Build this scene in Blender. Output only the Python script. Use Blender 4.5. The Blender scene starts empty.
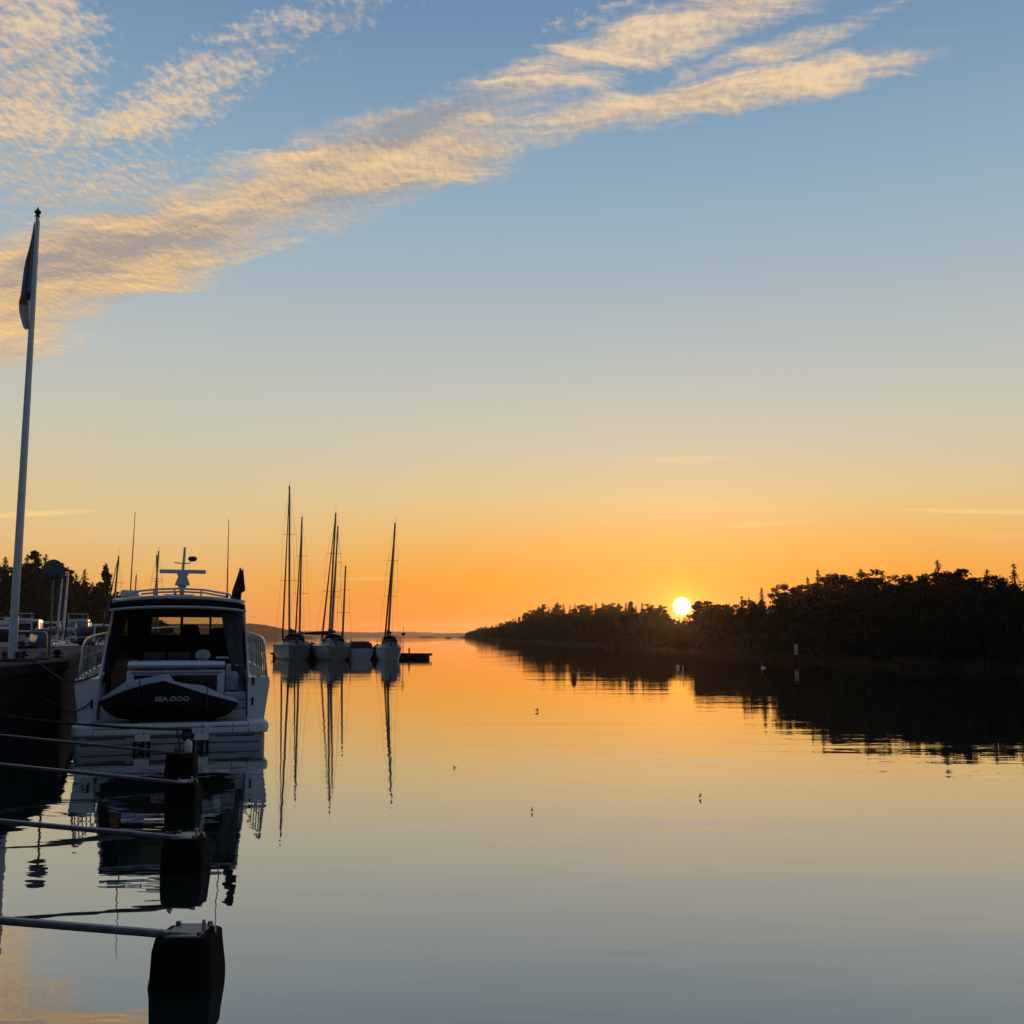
import bpy, math, random
from mathutils import Vector, Matrix
R = math.radians
rnd = random.Random(7)
S = bpy.context.scene
COL = S.collection

# ------------------------------------------------------------------ camera
F = 1027.0
PITCH = math.atan(124.0 / F)
CAMH = 2.1
cp, sp = math.cos(PITCH), math.sin(PITCH)
cam = bpy.data.cameras.new('camera')
cam.sensor_width = 36.0
cam.lens = 36.0 * F / 1024.0
cam.clip_start = 0.05
cam.clip_end = 30000
camo = bpy.data.objects.new('camera', cam)
COL.objects.link(camo)
camo.location = (0, 0, CAMH)
camo.rotation_euler = (math.pi / 2 + PITCH, 0, 0)
S.camera = camo


def ray(px, py):
    x = (px - 512) / F
    y = (512 - py) / F
    return Vector((x, cp - y * sp, sp + y * cp))


def W(px, py, Y):            # world point seen at a pixel, Y metres ahead
    d = ray(px, py)
    return Vector((0, 0, CAMH)) + d * (Y / d.y)


def WZ(px, py, z):           # world point seen at a pixel, on the level z
    d = ray(px, py)
    return Vector((0, 0, CAMH)) + d * ((z - CAMH) / d.z)


def XatH(px, Y):             # x of a thing near the horizon
    return W(px, 636, Y).x


# ------------------------------------------------------------------ sky
SUN = ray(682, 606).normalized()
SUN_EL = math.asin(SUN.z)
SUN_AZ = math.atan2(SUN.x, SUN.y)


def lin(c):
    return tuple(((v / 255.0) / 12.92 if v / 255.0 <= 0.04045 else ((v / 255.0 + 0.055) / 1.055) ** 2.4) for v in c)


world = bpy.data.worlds.new('World')
S.world = world
world.use_nodes = True
nt = world.node_tree
nt.nodes.clear()


class NB:
    """tiny node helper"""
    def __init__(s, t):
        s.t = t

    def n(s, typ, **kw):
        nd = s.t.nodes.new(typ)
        for k, v in kw.items():
            setattr(nd, k, v)
        return nd

    def put(s, sock, v):
        if v is None:
            return
        if hasattr(v, 'is_output'):
            s.t.links.new(v, sock)
        else:
            sock.default_value = v

    def math(s, op, a, b=None, c=None, clamp=False):
        nd = s.n('ShaderNodeMath', operation=op)
        nd.use_clamp = clamp
        for i, v in enumerate((a, b, c)):
            s.put(nd.inputs[i], v)
        return nd.outputs[0]

    def vmath(s, op, a, b=None):
        nd = s.n('ShaderNodeVectorMath', operation=op)
        s.put(nd.inputs[0], a)
        s.put(nd.inputs[1], b)
        return nd.outputs[1] if op in ('LENGTH', 'DOT_PRODUCT', 'DISTANCE') else nd.outputs[0]

    def sep(s, v):
        nd = s.n('ShaderNodeSeparateXYZ')
        s.put(nd.inputs[0], v)
        return nd.outputs

    def comb(s, x, y, z=0.0):
        nd = s.n('ShaderNodeCombineXYZ')
        for i, v in enumerate((x, y, z)):
            s.put(nd.inputs[i], v)
        return nd.outputs[0]

    def smooth(s, v, a, b, lo=0.0, hi=1.0):
        nd = s.n('ShaderNodeMapRange', interpolation_type='SMOOTHSTEP')
        s.put(nd.inputs[0], v)
        for i, q in enumerate((a, b, lo, hi)):
            s.put(nd.inputs[1 + i], q)
        return nd.outputs[0]

    def ramp(s, v, stops, interp='LINEAR'):
        nd = s.n('ShaderNodeValToRGB')
        cr = nd.color_ramp
        cr.interpolation = interp
        while len(cr.elements) < len(stops):
            cr.elements.new(0.5)
        for e, (p, c) in zip(cr.elements, stops):
            e.position = p
            e.color = (*c[:3], 1)
        s.put(nd.inputs[0], v)
        return nd.outputs[0]

    def mix(s, f, a, b, mode='MIX'):
        nd = s.n('ShaderNodeMix', data_type='RGBA', blend_type=mode)
        s.put(nd.inputs[0], f)
        for sock, v in ((nd.inputs[6], a), (nd.inputs[7], b)):
            if isinstance(v, tuple) and len(v) == 3:
                v = (*v, 1)
            s.put(sock, v)
        return nd.outputs[2]

    def noise(s, vec, scale, detail=3.0, rough=0.55, dist=0.0):
        nd = s.n('ShaderNodeTexNoise')
        s.put(nd.inputs['Vector'], vec)
        nd.inputs['Scale'].default_value = scale
        nd.inputs['Detail'].default_value = detail
        nd.inputs['Roughness'].default_value = rough
        nd.inputs['Distortion'].default_value = dist
        return nd.outputs[0], nd.outputs[1]

    def mapping(s, vec, loc=(0, 0, 0), rot=(0, 0, 0), sc=(1, 1, 1), typ='POINT'):
        nd = s.n('ShaderNodeMapping', vector_type=typ)
        s.put(nd.inputs[0], vec)
        nd.inputs['Location'].default_value = loc
        nd.inputs['Rotation'].default_value = rot
        nd.inputs['Scale'].default_value = sc
        return nd.outputs[0]


b = NB(nt)
tc = b.n('ShaderNodeTexCoord')
D = b.vmath('NORMALIZE', tc.outputs['Generated'])
dx, dy, dz = b.sep(D)
zc = b.math('MAXIMUM', dz, 0.0)


def el(y):
    return math.sin(PITCH + math.atan((512 - y) / F))


UPPER = [(el(370), lin((187, 192, 187))), (el(290), lin((166, 182, 191))), (el(200), lin((146, 173, 191))), (el(90), lin((124, 155, 183))),
         (el(0), lin((110, 141, 176))), (0.85, lin((80, 108, 158)))]
near_sun = b.ramp(zc, [(0.0, lin((252, 132, 40))), (el(615), lin((251, 143, 42))), (el(580), lin((247, 161, 50))), (el(540), lin((240, 183, 98))),
                       (el(500), lin((228, 198, 142))), (el(440), lin((206, 199, 175)))] + UPPER)
off_sun = b.ramp(zc, [(0.0, lin((244, 152, 84))), (el(615), lin((241, 161, 86))), (el(580), lin((236, 178, 100))), (el(540), lin((229, 193, 134))),
                      (el(500), lin((217, 197, 151))), (el(440), lin((201, 197, 176)))] + UPPER)
back = b.ramp(zc, [(0.0, (0.055, 0.066, 0.09)), (0.12, (0.095, 0.115, 0.155)), (0.35, (0.105, 0.142, 0.20)), (0.85, (0.08, 0.12, 0.20))])
hl = b.math('SQRT', b.math('ADD', b.math('ADD', b.math('MULTIPLY', dx, dx), b.math('MULTIPLY', dy, dy)), 1e-5))
hdot = b.math('DIVIDE', b.math('ADD', b.math('MULTIPLY', dx, math.sin(SUN_AZ)), b.math('MULTIPLY', dy, math.cos(SUN_AZ))), hl)
front = b.mix(b.smooth(hdot, 0.88, 0.998), off_sun, near_sun)
fb = b.smooth(hdot, -0.05, 0.8)
sky = b.mix(fb, back, front)

# clouds: streaks placed in the vertical plane one unit ahead (a = x/y, c = z/y), textured on the level cloud deck
ysafe = b.math('MAXIMUM', dy, 0.05)
pa = b.math('DIVIDE', dx, ysafe)
pc = b.math('DIVIDE', dz, ysafe)
P0 = b.comb(pa, pc)
den = b.math('ADD', zc, 0.03)
deck = b.comb(b.math('DIVIDE', dx, den), b.math('DIVIDE', dy, den))
# streak direction on the deck
deckr = b.mapping(deck, rot=(0, 0, R(32)))
wf, wc = b.noise(deckr, 2.6, 4.0, 0.6)
warp = b.vmath('SCALE', b.vmath('SUBTRACT', wc, (0.5, 0.5, 0.5)))
warp.node.inputs['Scale'].default_value = 0.075
P1 = b.vmath('ADD', P0, warp)


def ac(px, py):
    d = ray(px, py)
    return d.x / d.y, d.z / d.y


def ellipse(x0, y0, x1, y1, hw, k, vec):
    a0, c0 = ac(x0, y0)
    a1, c1 = ac(x1, y1)
    L = math.hypot(a1 - a0, c1 - c0) / 2
    ang = math.atan2(c1 - c0, a1 - a0)
    # TEXTURE mapping: (v - loc) un-rotated, / scale
    m = b.mapping(vec, loc=((a0 + a1) / 2, (c0 + c1) / 2, 0), rot=(0, 0, ang), sc=(L, hw / F, 1), typ='TEXTURE')
    sx, sy, _ = b.sep(m)
    q = b.math('ADD', b.math('MULTIPLY', sx, sx), b.math('MULTIPLY', sy, sy))
    return b.math('MULTIPLY', b.math('SUBTRACT', 1.0, q), k)


def union(lst):
    v = lst[0]
    for w in lst[1:]:
        v = b.math('MAXIMUM', v, w)
    return b.math('MAXIMUM', v, -1.2)


thick = union([ellipse(-260, 384, 350, 174, 80, 1.45, P1), ellipse(60, 262, 600, 90, 62, 1.2, P1),
               ellipse(390, 128, 900, -52, 38, 0.9, P1), ellipse(420, 152, 950, 44, 30, 0.95, P1),
               ellipse(640, 85, 900, 4, 15, 0.5, P1), ellipse(-190, 312, 210, 235, 62, 0.8, P1)])
thin = union([ellipse(-60, 225, 420, -35, 46, 0.75, P1), ellipse(30, 260, 30, -140, 85, 0.95, P1),
              ellipse(-60, 210, 230, 160, 45, 0.7, P1), ellipse(540, 26, 760, -20, 18, 0.35, P1),
              ellipse(280, 165, 560, 60, 26, 0.4, P1), ellipse(140, 95, 175, 65, 12, 0.1, P1),
              ellipse(290, 78, 345, 58, 10, 0.25, P1)])
# fine altocumulus grain and fibres
cellv = b.mapping(deck, rot=(0, 0, R(-10)), sc=(1.0, 0.58, 1.0))
g1, _ = b.noise(cellv, 56.0, 2.5, 0.6, 0.15)
g2, _ = b.noise(b.mapping(deckr, sc=(0.55, 1.6, 1)), 8.0, 5.0, 0.62, 0.8)
g3, _ = b.noise(deckr, 1.7, 3.0, 0.6)
# long soft fibres that run along the streaks
fibv = b.mapping(P1, rot=(0, 0, R(-22)), sc=(3.6, 24.0, 1))
g4, _ = b.noise(fibv, 1.0, 7.0, 0.66, 0.9)
dap = b.math('SUBTRACT', g1, 0.5)
mot = b.math('ADD', b.math('MULTIPLY', dap, 0.8), b.math('MULTIPLY', b.math('SUBTRACT', g2, 0.5), 0.9))
mot2 = b.math('ADD', b.math('MULTIPLY', dap, 2.4), b.math('MULTIPLY', b.math('SUBTRACT', g2, 0.5), 1.2))
fib = b.math('SUBTRACT', g4, 0.5)
d_thick = b.smooth(b.math('ADD', thick, b.math('ADD', b.math('MULTIPLY', mot, 0.55), b.math('MULTIPLY', fib, 2.7))), -0.05, 1.15)
d_thin = b.smooth(b.math('ADD', thin, b.math('ADD', b.math('MULTIPLY', mot2, 0.95), b.math('MULTIPLY', fib, 1.8))), 0.0, 1.45)
d_thin = b.math('MULTIPLY', d_thin, 0.85)
wisp = union([ellipse(-60, 519, 120, 509, 4, 1.0, P0), ellipse(600, 462, 770, 456, 5, 0.5, P0), ellipse(870, 509, 1100, 514, 3.5, 0.9, P0),
              ellipse(690, 528, 830, 520, 3, 0.55, P0), ellipse(930, 540, 1120, 530, 5, 0.45, P0), ellipse(560, 500, 900, 512, 9, 0.3, P0),
              ellipse(300, 580, 420, 578, 2.5, 0.5, P0), ellipse(-40, 336, 30, 331, 5, 0.5, P0)])
d_wisp = b.math('MULTIPLY', b.smooth(b.math('ADD', wisp, b.math('MULTIPLY', b.math('SUBTRACT', g2, 0.5), 0.9)), 0.0, 1.2), 0.75)
# relief: light from below-right, so the upper-left sides of the lumps are mauve grey
g1b, _ = b.noise(b.vmath('ADD', cellv, (-0.005, 0.007, 0)), 56.0, 2.5, 0.6, 0.15)
g2b, _ = b.noise(b.vmath('ADD', b.mapping(deckr, sc=(0.55, 1.6, 1)), (0.02, -0.05, 0)), 8.0, 5.0, 0.62, 0.8)
rel = b.math('ADD', b.math('MULTIPLY', b.math('SUBTRACT', g1, g1b), 0.8), b.math('MULTIPLY', b.math('SUBTRACT', g2, g2b), 0.7))
rel = b.math('ADD', rel, b.math('MULTIPLY', fib, 2.0))
grey = b.math('MULTIPLY', b.math('MAXIMUM', union([ellipse(-90, 300, 270, 205, 30, 1.0, P1), ellipse(250, 190, 560, 70, 20, 0.6, P1)]), 0.0), -0.55)
rel = b.math('ADD', rel, grey)
shade = b.math('ADD', b.math('ADD', rel, b.math('MULTIPLY', b.math('SUBTRACT', g3, 0.5), 2.0)), 0.60, clamp=True)
high = b.smooth(zc, 0.30, 0.56)
lit_c = b.mix(high, lin((252, 205, 136)), lin((236, 208, 172)))
cloud_c = b.mix(shade, lin((166, 154, 148)), lit_c)
infront = b.smooth(dy, 0.08, 0.3)
dens = b.math('MAXIMUM', d_thick, d_thin)
dens = b.math('MULTIPLY', b.math('MULTIPLY', dens, infront), 0.97)
sky = b.mix(dens, sky, cloud_c)
sky = b.mix(b.math('MULTIPLY', d_wisp, infront), sky, lin((250, 214, 140)))

# aureole and disc of the sun
ang = b.math('ARCCOSINE', b.math('MINIMUM', b.vmath('DOT_PRODUCT', D, tuple(SUN)), 1.0))


def glow(scale, col):
    e = b.math('EXPONENT', b.math('MULTIPLY', ang, -1.0 / scale))
    return b.mix(1.0, tuple(col), e, 'MULTIPLY')


sky = b.mix(1.0, sky, glow(0.10, (0.13, 0.015, -0.13)), 'ADD')
sky = b.mix(1.0, sky, glow(0.013, (1.2, 0.55, -0.6)), 'ADD')
sky = b.vmath('MAXIMUM', sky, (0.0, 0.0, 0.0))
disc = b.smooth(ang, 0.0064, 0.0088, 1.0, 0.0)
sky = b.mix(disc, sky, (14.0, 9.5, 4.5))
bg = b.n('ShaderNodeBackground')
nt.links.new(sky, bg.inputs[0])
bg.inputs[1].default_value = 1.0
out = b.n('ShaderNodeOutputWorld')
nt.links.new(bg.outputs[0], out.inputs[0])
world.cycles.sampling_method = 'MANUAL'
world.cycles.sample_map_resolution = 2048

# ------------------------------------------------------------------ sun lamp
sl = bpy.data.lights.new('sun', 'SUN')
sl.energy = 1.3
sl.angle = R(0.5)
sl.color = (1.0, 0.50, 0.20)
so = bpy.data.objects.new('sun', sl)
COL.objects.link(so)
so.location = (30, 60, 40)
so.rotation_euler = (-SUN).to_track_quat('-Z', 'Y').to_euler()

S.view_settings.view_transform = 'Standard'
S.view_settings.look = 'None'
S.view_settings.exposure = 0.0
S.view_settings.gamma = 1.0
S.view_settings.use_curve_mapping = False
S.render.engine = 'CYCLES'
S.cycles.use_denoising = True
S.cycles.max_bounces = 8
S.cycles.transparent_max_bounces = 12
S.cycles.volume_bounces = 0
S.cycles.sample_clamp_indirect = 4.0

# ------------------------------------------------------------------ materials
MATS = {}


def mat(name, col, rough=0.6, metal=0.0, var=0.25, scale=6.0, bump=0.0, spec=0.5, coat=0.0):
    if name in MATS:
        return MATS[name]
    m = bpy.data.materials.new(name)
    m.use_nodes = True
    t = m.node_tree
    q = NB(t)
    p = t.nodes['Principled BSDF']
    tcn = q.n('ShaderNodeTexCoord')
    f, _ = q.noise(tcn.outputs['Object'], scale, 5.0, 0.6)
    c0 = tuple(v * (1 - var) for v in col)
    c1 = tuple(min(1, v * (1 + var)) for v in col)
    c = q.ramp(f, [(0.3, c0), (0.7, c1)])
    t.links.new(c, p.inputs['Base Color'])
    r = q.math('ADD', q.math('MULTIPLY', q.math('SUBTRACT', f, 0.5), 0.2), rough, clamp=True)
    t.links.new(r, p.inputs['Roughness'])
    p.inputs['Metallic'].default_value = metal
    p.inputs['Specular IOR Level'].default_value = spec
    p.inputs['Coat Weight'].default_value = coat
    if bump:
        bn = q.n('ShaderNodeBump')
        bn.inputs['Strength'].default_value = 0.6
        bn.inputs['Distance'].default_value = bump
        f2, _ = q.noise(tcn.outputs['Object'], scale * 5, 4.0, 0.6)
        t.links.new(f2, bn.inputs['Height'])
        t.links.new(bn.outputs[0], p.inputs['Normal'])
    MATS[name] = m
    return m


WHITE = mat('white gelcoat', (0.62, 0.62, 0.61), 0.32, var=0.06, scale=1.5)
WHITE2 = mat('weathered white gelcoat', (0.50, 0.52, 0.54), 0.4, var=0.12, scale=1.2)
HULLGREY = mat('dull grey hull paint', (0.27, 0.275, 0.28), 0.45, var=0.15)
HULLCREAM = mat('cream hull paint', (0.36, 0.34, 0.29), 0.4, var=0.12)
HULLBLUE = mat('navy gelcoat', (0.03, 0.045, 0.10), 0.25, var=0.1)
STEEL = mat('polished steel', (0.34, 0.34, 0.34), 0.3, 1.0, var=0.05)
ALU = mat('mast aluminium', (0.16, 0.155, 0.15), 0.55, 0.6, var=0.1)
GALV = mat('galvanised boom', (0.13, 0.135, 0.14), 0.42, 0.7, var=0.3, scale=9, bump=0.003)
BLACK = mat('black rubber', (0.004, 0.004, 0.004), 0.85, var=0.3, bump=0.004, spec=0.12)
ANTIF = mat('antifouling', (0.015, 0.016, 0.02), 0.8)
DARKGLASS = mat('dark glass', (0.008, 0.009, 0.011), 0.16, spec=0.5, var=0.1)
DARKIN = mat('dark upholstery', (0.012, 0.011, 0.011), 0.8, var=0.3)
CANVAS = mat('grey canvas', (0.27, 0.285, 0.31), 0.9, var=0.15, scale=14, bump=0.003)
CANVASD = mat('dark canvas', (0.005, 0.005, 0.006), 0.9, var=0.3, scale=14, bump=0.003, spec=0.15)
CANVASN = mat('navy canvas', (0.015, 0.02, 0.045), 0.85, var=0.3, scale=14, bump=0.003)
CANVAST = mat('teal canvas', (0.09, 0.13, 0.14), 0.9, var=0.2)
CURTAIN = mat('curtain canvas', (0.045, 0.042, 0.055), 0.9, var=0.2, scale=10, bump=0.004)
TARP = mat('blue tarpaulin', (0.03, 0.07, 0.12), 0.5, var=0.25, bump=0.006)
TEAK = mat('teak deck', (0.30, 0.24, 0.17), 0.7, var=0.2, scale=9)
WOOD = mat('mahogany', (0.10, 0.045, 0.022), 0.45, var=0.3, scale=7)
ROPE = mat('dark rope', (0.035, 0.033, 0.03), 0.9, var=0.4, scale=40)
ROPEL = mat('pale rope', (0.25, 0.24, 0.21), 0.9, var=0.3, scale=40)
FENDER = mat('white fender vinyl', (0.5, 0.51, 0.5), 0.4, var=0.1, scale=8)
ORANGE = mat('orange float plastic', (0.13, 0.035, 0.02), 0.55, var=0.25)
RED = mat('red buoy paint', (0.14, 0.015, 0.012), 0.5, var=0.2)
CONC = mat('dark concrete', (0.016, 0.015, 0.014), 0.95, var=0.45, scale=1.4, bump=0.02, spec=0.08)
CONCTOP = mat('quay paving', (0.05, 0.045, 0.04), 0.95, var=0.4, scale=0.8, bump=0.02, spec=0.15)
TIMBER = mat('tarred timber', (0.012, 0.010, 0.009), 0.9, var=0.5, scale=5, bump=0.015, spec=0.1)
PAINTP = mat('white pole paint', (0.60, 0.61, 0.63), 0.35, var=0.06, scale=3)
FLAGB = mat('navy cloth painted backlit', (0.24, 0.26, 0.33), 0.9, var=0.2)  # navy lightened: light through the cloth is put into its colour
FLAGW = mat('white flag cloth', (0.55, 0.54, 0.52), 0.9, var=0.1)
FLAGY = mat('gold flag cloth', (0.28, 0.16, 0.03), 0.9, var=0.2)
FLAGD = mat('dark flag cloth', (0.012, 0.014, 0.02), 0.9, var=0.3)
SIGNB = mat('bare sign back', (0.10, 0.105, 0.11), 0.5, 0.4, var=0.15)
BARK = mat('bark', (0.02, 0.016, 0.013), 0.95, var=0.4, scale=6)
SPRUCE = mat('spruce needles', (0.011, 0.016, 0.009), 0.9, var=0.5, scale=2.0, spec=0.1)
PINE = mat('pine needles', (0.013, 0.017, 0.009), 0.9, var=0.5, scale=2.0, spec=0.1)
LEAF = mat('broad leaves', (0.013, 0.018, 0.008), 0.85, var=0.5, scale=2.0, spec=0.15)
REED = mat('reed stems', (0.05, 0.038, 0.022), 0.95, var=0.4, scale=2.0, spec=0.1)
SOIL = mat('forest floor', (0.012, 0.011, 0.008), 1.0, var=0.5, scale=0.4, spec=0.1)
ROCK = mat('shore rock', (0.07, 0.065, 0.06), 0.9, var=0.4, scale=0.5, bump=0.05)
FAR = mat('far wooded hills', (0.022, 0.028, 0.018), 1.0, var=0.3, scale=0.02, spec=0.0)
LETTER = mat('silver lettering', (0.34, 0.34, 0.35), 0.5, var=0.03)
BIRDM = mat('bird plumage', (0.09, 0.085, 0.08), 0.8, var=0.4, scale=30)
SEAL = mat('dark seam', (0.02, 0.021, 0.023), 0.6, var=0.2)


def glass_mat():
    m = bpy.data.materials.new('tinted windscreen glass')
    m.use_nodes = True
    t = m.node_tree
    q = NB(t)
    t.nodes.clear()
    o = q.n('ShaderNodeOutputMaterial')
    tr = q.n('ShaderNodeBsdfTransparent')
    tr.inputs[0].default_value = (0.50, 0.53, 0.46, 1)
    gl = q.n('ShaderNodeBsdfGlossy')
    gl.inputs['Roughness'].default_value = 0.03
    lw = q.n('ShaderNodeFresnel')
    lw.inputs[0].default_value = 1.45
    mx = q.n('ShaderNodeMixShader')
    t.links.new(lw.outputs[0], mx.inputs[0])
    t.links.new(tr.outputs[0], mx.inputs[1])
    t.links.new(gl.outputs[0], mx.inputs[2])
    t.links.new(mx.outputs[0], o.inputs[0])
    return m


GLASS = glass_mat()


def water_mat():
    m = bpy.data.materials.new('calm sea water')
    m.use_nodes = True
    t = m.node_tree
    q = NB(t)
    t.nodes.clear()
    o = q.n('ShaderNodeOutputMaterial')
    tcn = q.n('ShaderNodeTexCoord')
    v = tcn.outputs['Object']
    n1, _ = q.noise(q.mapping(v, rot=(0, 0, R(6)), sc=(0.22, 1.0, 1)), 1.0, 2.0, 0.5, 0.2)
    n2, _ = q.noise(q.mapping(v, rot=(0, 0, R(-9)), sc=(0.45, 1.0, 1)), 3.0, 2.0, 0.5, 0.2)
    n3, _ = q.noise(q.mapping(v, sc=(0.25, 1.0, 1)), 0.16, 2.0, 0.5)
    patch, _ = q.noise(q.mapping(v, rot=(0, 0, R(-5)), sc=(0.22, 1.0, 1)), 0.08, 3.0, 0.55, 0.5)
    pk = q.smooth(patch, 0.38, 0.66, 0.45, 1.5)
    hgt = q.math('ADD', q.math('MULTIPLY', n1, 0.0052), q.math('MULTIPLY', n2, 0.0019))
    n4, _ = q.noise(q.mapping(v, rot=(0, 0, R(4)), sc=(0.10, 1.0, 1)), 0.5, 4.0, 0.62, 0.4)
    hgt = q.math('ADD', q.math('MULTIPLY', hgt, pk), q.math('ADD', q.math('MULTIPLY', n3, 0.010), q.math('MULTIPLY', n4, 0.006)))
    bn = q.n('ShaderNodeBump')
    bn.inputs['Strength'].default_value = 1.0
    bn.inputs['Distance'].default_value = 1.0
    t.links.new(hgt, bn.inputs['Height'])
    gl = q.n('ShaderNodeBsdfGlossy')
    gl.inputs['Roughness'].default_value = 0.012
    gl.inputs['Color'].default_value = (0.97, 0.97, 0.97, 1)
    t.links.new(bn.outputs[0], gl.inputs['Normal'])
    df = q.n('ShaderNodeBsdfDiffuse')
    df.inputs['Color'].default_value = (0.012, 0.024, 0.017, 1)
    lw = q.n('ShaderNodeLayerWeight')
    lw.inputs[0].default_value = 0.5
    fac = q.math('POWER', lw.outputs['Facing'], 2.2)
    mx = q.n('ShaderNodeMixShader')
    t.links.new(fac, mx.inputs[0])
    t.links.new(df.outputs[0], mx.inputs[1])
    t.links.new(gl.outputs[0], mx.inputs[2])
    t.links.new(mx.outputs[0], o.inputs[0])
    return m


# ------------------------------------------------------------------ mesh helper
class MB:
    def __init__(s):
        s.v = []
        s.f = []
        s.m = []

    def add(s, vs, fs, mi=0):
        o = len(s.v)
        s.v += [tuple(p) for p in vs]
        for f in fs:
            s.f.append([i + o for i in f])
            s.m.append(mi)
        return s

    def box(s, x0, y0, z0, x1, y1, z1, mi=0, M=None):
        vs = [Vector((x, y, z)) for z in (z0, z1) for y in (y0, y1) for x in (x0, x1)]
        if M is not None:
            vs = [M @ p for p in vs]
        return s.add(vs, [(0, 2, 3, 1), (4, 5, 7, 6), (0, 1, 5, 4), (2, 6, 7, 3), (0, 4, 6, 2), (1, 3, 7, 5)], mi)

    def loft(s, secs, closed=True, caps=True, mi=0):
        n = len(secs[0])
        vs = [p for sec in secs for p in sec]
        fs = []
        for k in range(len(secs) - 1):
            for i in range(n if closed else n - 1):
                j = (i + 1) % n
                fs.append((k * n + i, k * n + j, (k + 1) * n + j, (k + 1) * n + i))
        if caps and closed:
            fs.append(tuple(range(n))[::-1])
            fs.append(tuple((len(secs) - 1) * n + i for i in range(n)))
        return s.add(vs, fs, mi)

    def tube(s, pts, r, n=8, mi=0):
        pts = [Vector(p) for p in pts]
        rs = r if isinstance(r, (list, tuple)) else [r] * len(pts)
        secs = []
        up = None
        for i, p in enumerate(pts):
            d = (pts[min(i + 1, len(pts) - 1)] - pts[max(i - 1, 0)])
            if d.length < 1e-9:
                d = Vector((0, 0, 1))
            d.normalize()
            if up is None:
                up = Vector((0, 0, 1)) if abs(d.z) < 0.9 else Vector((1, 0, 0))
            u = (up - d * up.dot(d))
            if u.length < 1e-6:
                u = d.orthogonal()
            u.normalize()
            w = d.cross(u)
            up = u
            secs.append([p + (u * math.cos(2 * math.pi * k / n) + w * math.sin(2 * math.pi * k / n)) * rs[i] for k in range(n)])
        return s.loft(secs, mi=mi)

    def lathe(s, prof, c=(0, 0, 0), n=16, mi=0, M=None):
        secs = []
        for r, z in prof:
            ring = [Vector((math.cos(2 * math.pi * k / n) * max(r, 1e-4), math.sin(2 * math.pi * k / n) * max(r, 1e-4), z)) for k in range(n)]
            if M is not None:
                ring = [M @ p for p in ring]
            secs.append([p + Vector(c) for p in ring])
        return s.loft(secs, mi=mi)

    def build(s, name, mats, parent=None, smooth=40, bevel=0.0):
        me = bpy.data.meshes.new(name)
        me.from_pydata(s.v, [], s.f)
        if not isinstance(mats, (list, tuple)):
            mats = [mats]
        for m in mats:
            me.materials.append(m)
        if len(mats) > 1:
            me.polygons.foreach_set('material_index', s.m)
        if smooth:
            me.polygons.foreach_set('use_smooth', [True] * len(me.polygons))
            me.update()
            me.set_sharp_from_angle(angle=R(smooth))
        me.update()
        o = bpy.data.objects.new(name, me)
        COL.objects.link(o)
        if parent is not None:
            o.parent = parent
        if bevel:
            bv = o.modifiers.new('bevel', 'BEVEL')
            bv.width = bevel
            bv.segments = 2
            bv.limit_method = 'ANGLE'
            bv.angle_limit = R(40)
        return o


def tag(o, label=None, cat=None, group=None, kind=None):
    if label:
        o['label'] = label
    if cat:
        o['category'] = cat
    if group:
        o['group'] = group
    if kind:
        o['kind'] = kind
    return o


def thing(name, label, cat, loc=(0, 0, 0), az=0.0, group=None, roll=0.0):
    o = bpy.data.objects.new(name, None)
    o.empty_display_size = 0.3
    COL.objects.link(o)
    o.location = loc
    o.rotation_euler = (0, roll, -az)
    return tag(o, label, cat, group)


def interp(pts, x):
    if x <= pts[0][0]:
        return pts[0][1]
    for (x0, y0), (x1, y1) in zip(pts, pts[1:]):
        if x <= x1:
            return y0 + (y1 - y0) * (x - x0) / (x1 - x0)
    return pts[-1][1]


def sag(p, q, drop, n=14):
    p, q = Vector(p), Vector(q)
    return [p.lerp(q, i / n) - Vector((0, 0, drop * 4 * (i / n) * (1 - i / n))) for i in range(n + 1)]


# ------------------------------------------------------------------ water and land
wm = MB()
wm.add([(-3150, -50, 0), (3150, -50, 0), (3150, 3000, 0), (-3150, 3000, 0)], [(0, 1, 2, 3)])
tag(wm.build('water', water_mat(), smooth=0), kind='structure')

SHORE = [(466, 1100), (480, 800), (500, 560), (520, 400), (560, 272), (600, 210), (640, 168), (680, 138), (720, 113), (750, 99), (820, 83),
         (900, 73), (1000, 64.5), (1100, 58), (1250, 52)]
SKYL = [(464, 634), (468, 631), (480, 627), (500, 623), (515, 619), (524, 614), (532, 608), (545, 605), (560, 604), (575, 605), (600, 603), (620, 603),
        (640, 603), (655, 606), (668, 606), (673, 617), (691, 618), (696, 604), (705, 599), (720, 603), (735, 602), (748, 600), (755, 593), (764, 606),
        (775, 599), (785, 584), (800, 580), (815, 578), (830, 574), (850, 570), (870, 572), (890, 575), (905, 572), (920, 567), (940, 565), (960, 568),
        (975, 573), (990, 571), (1024, 573), (1080, 570), (1250, 560)]


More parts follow.
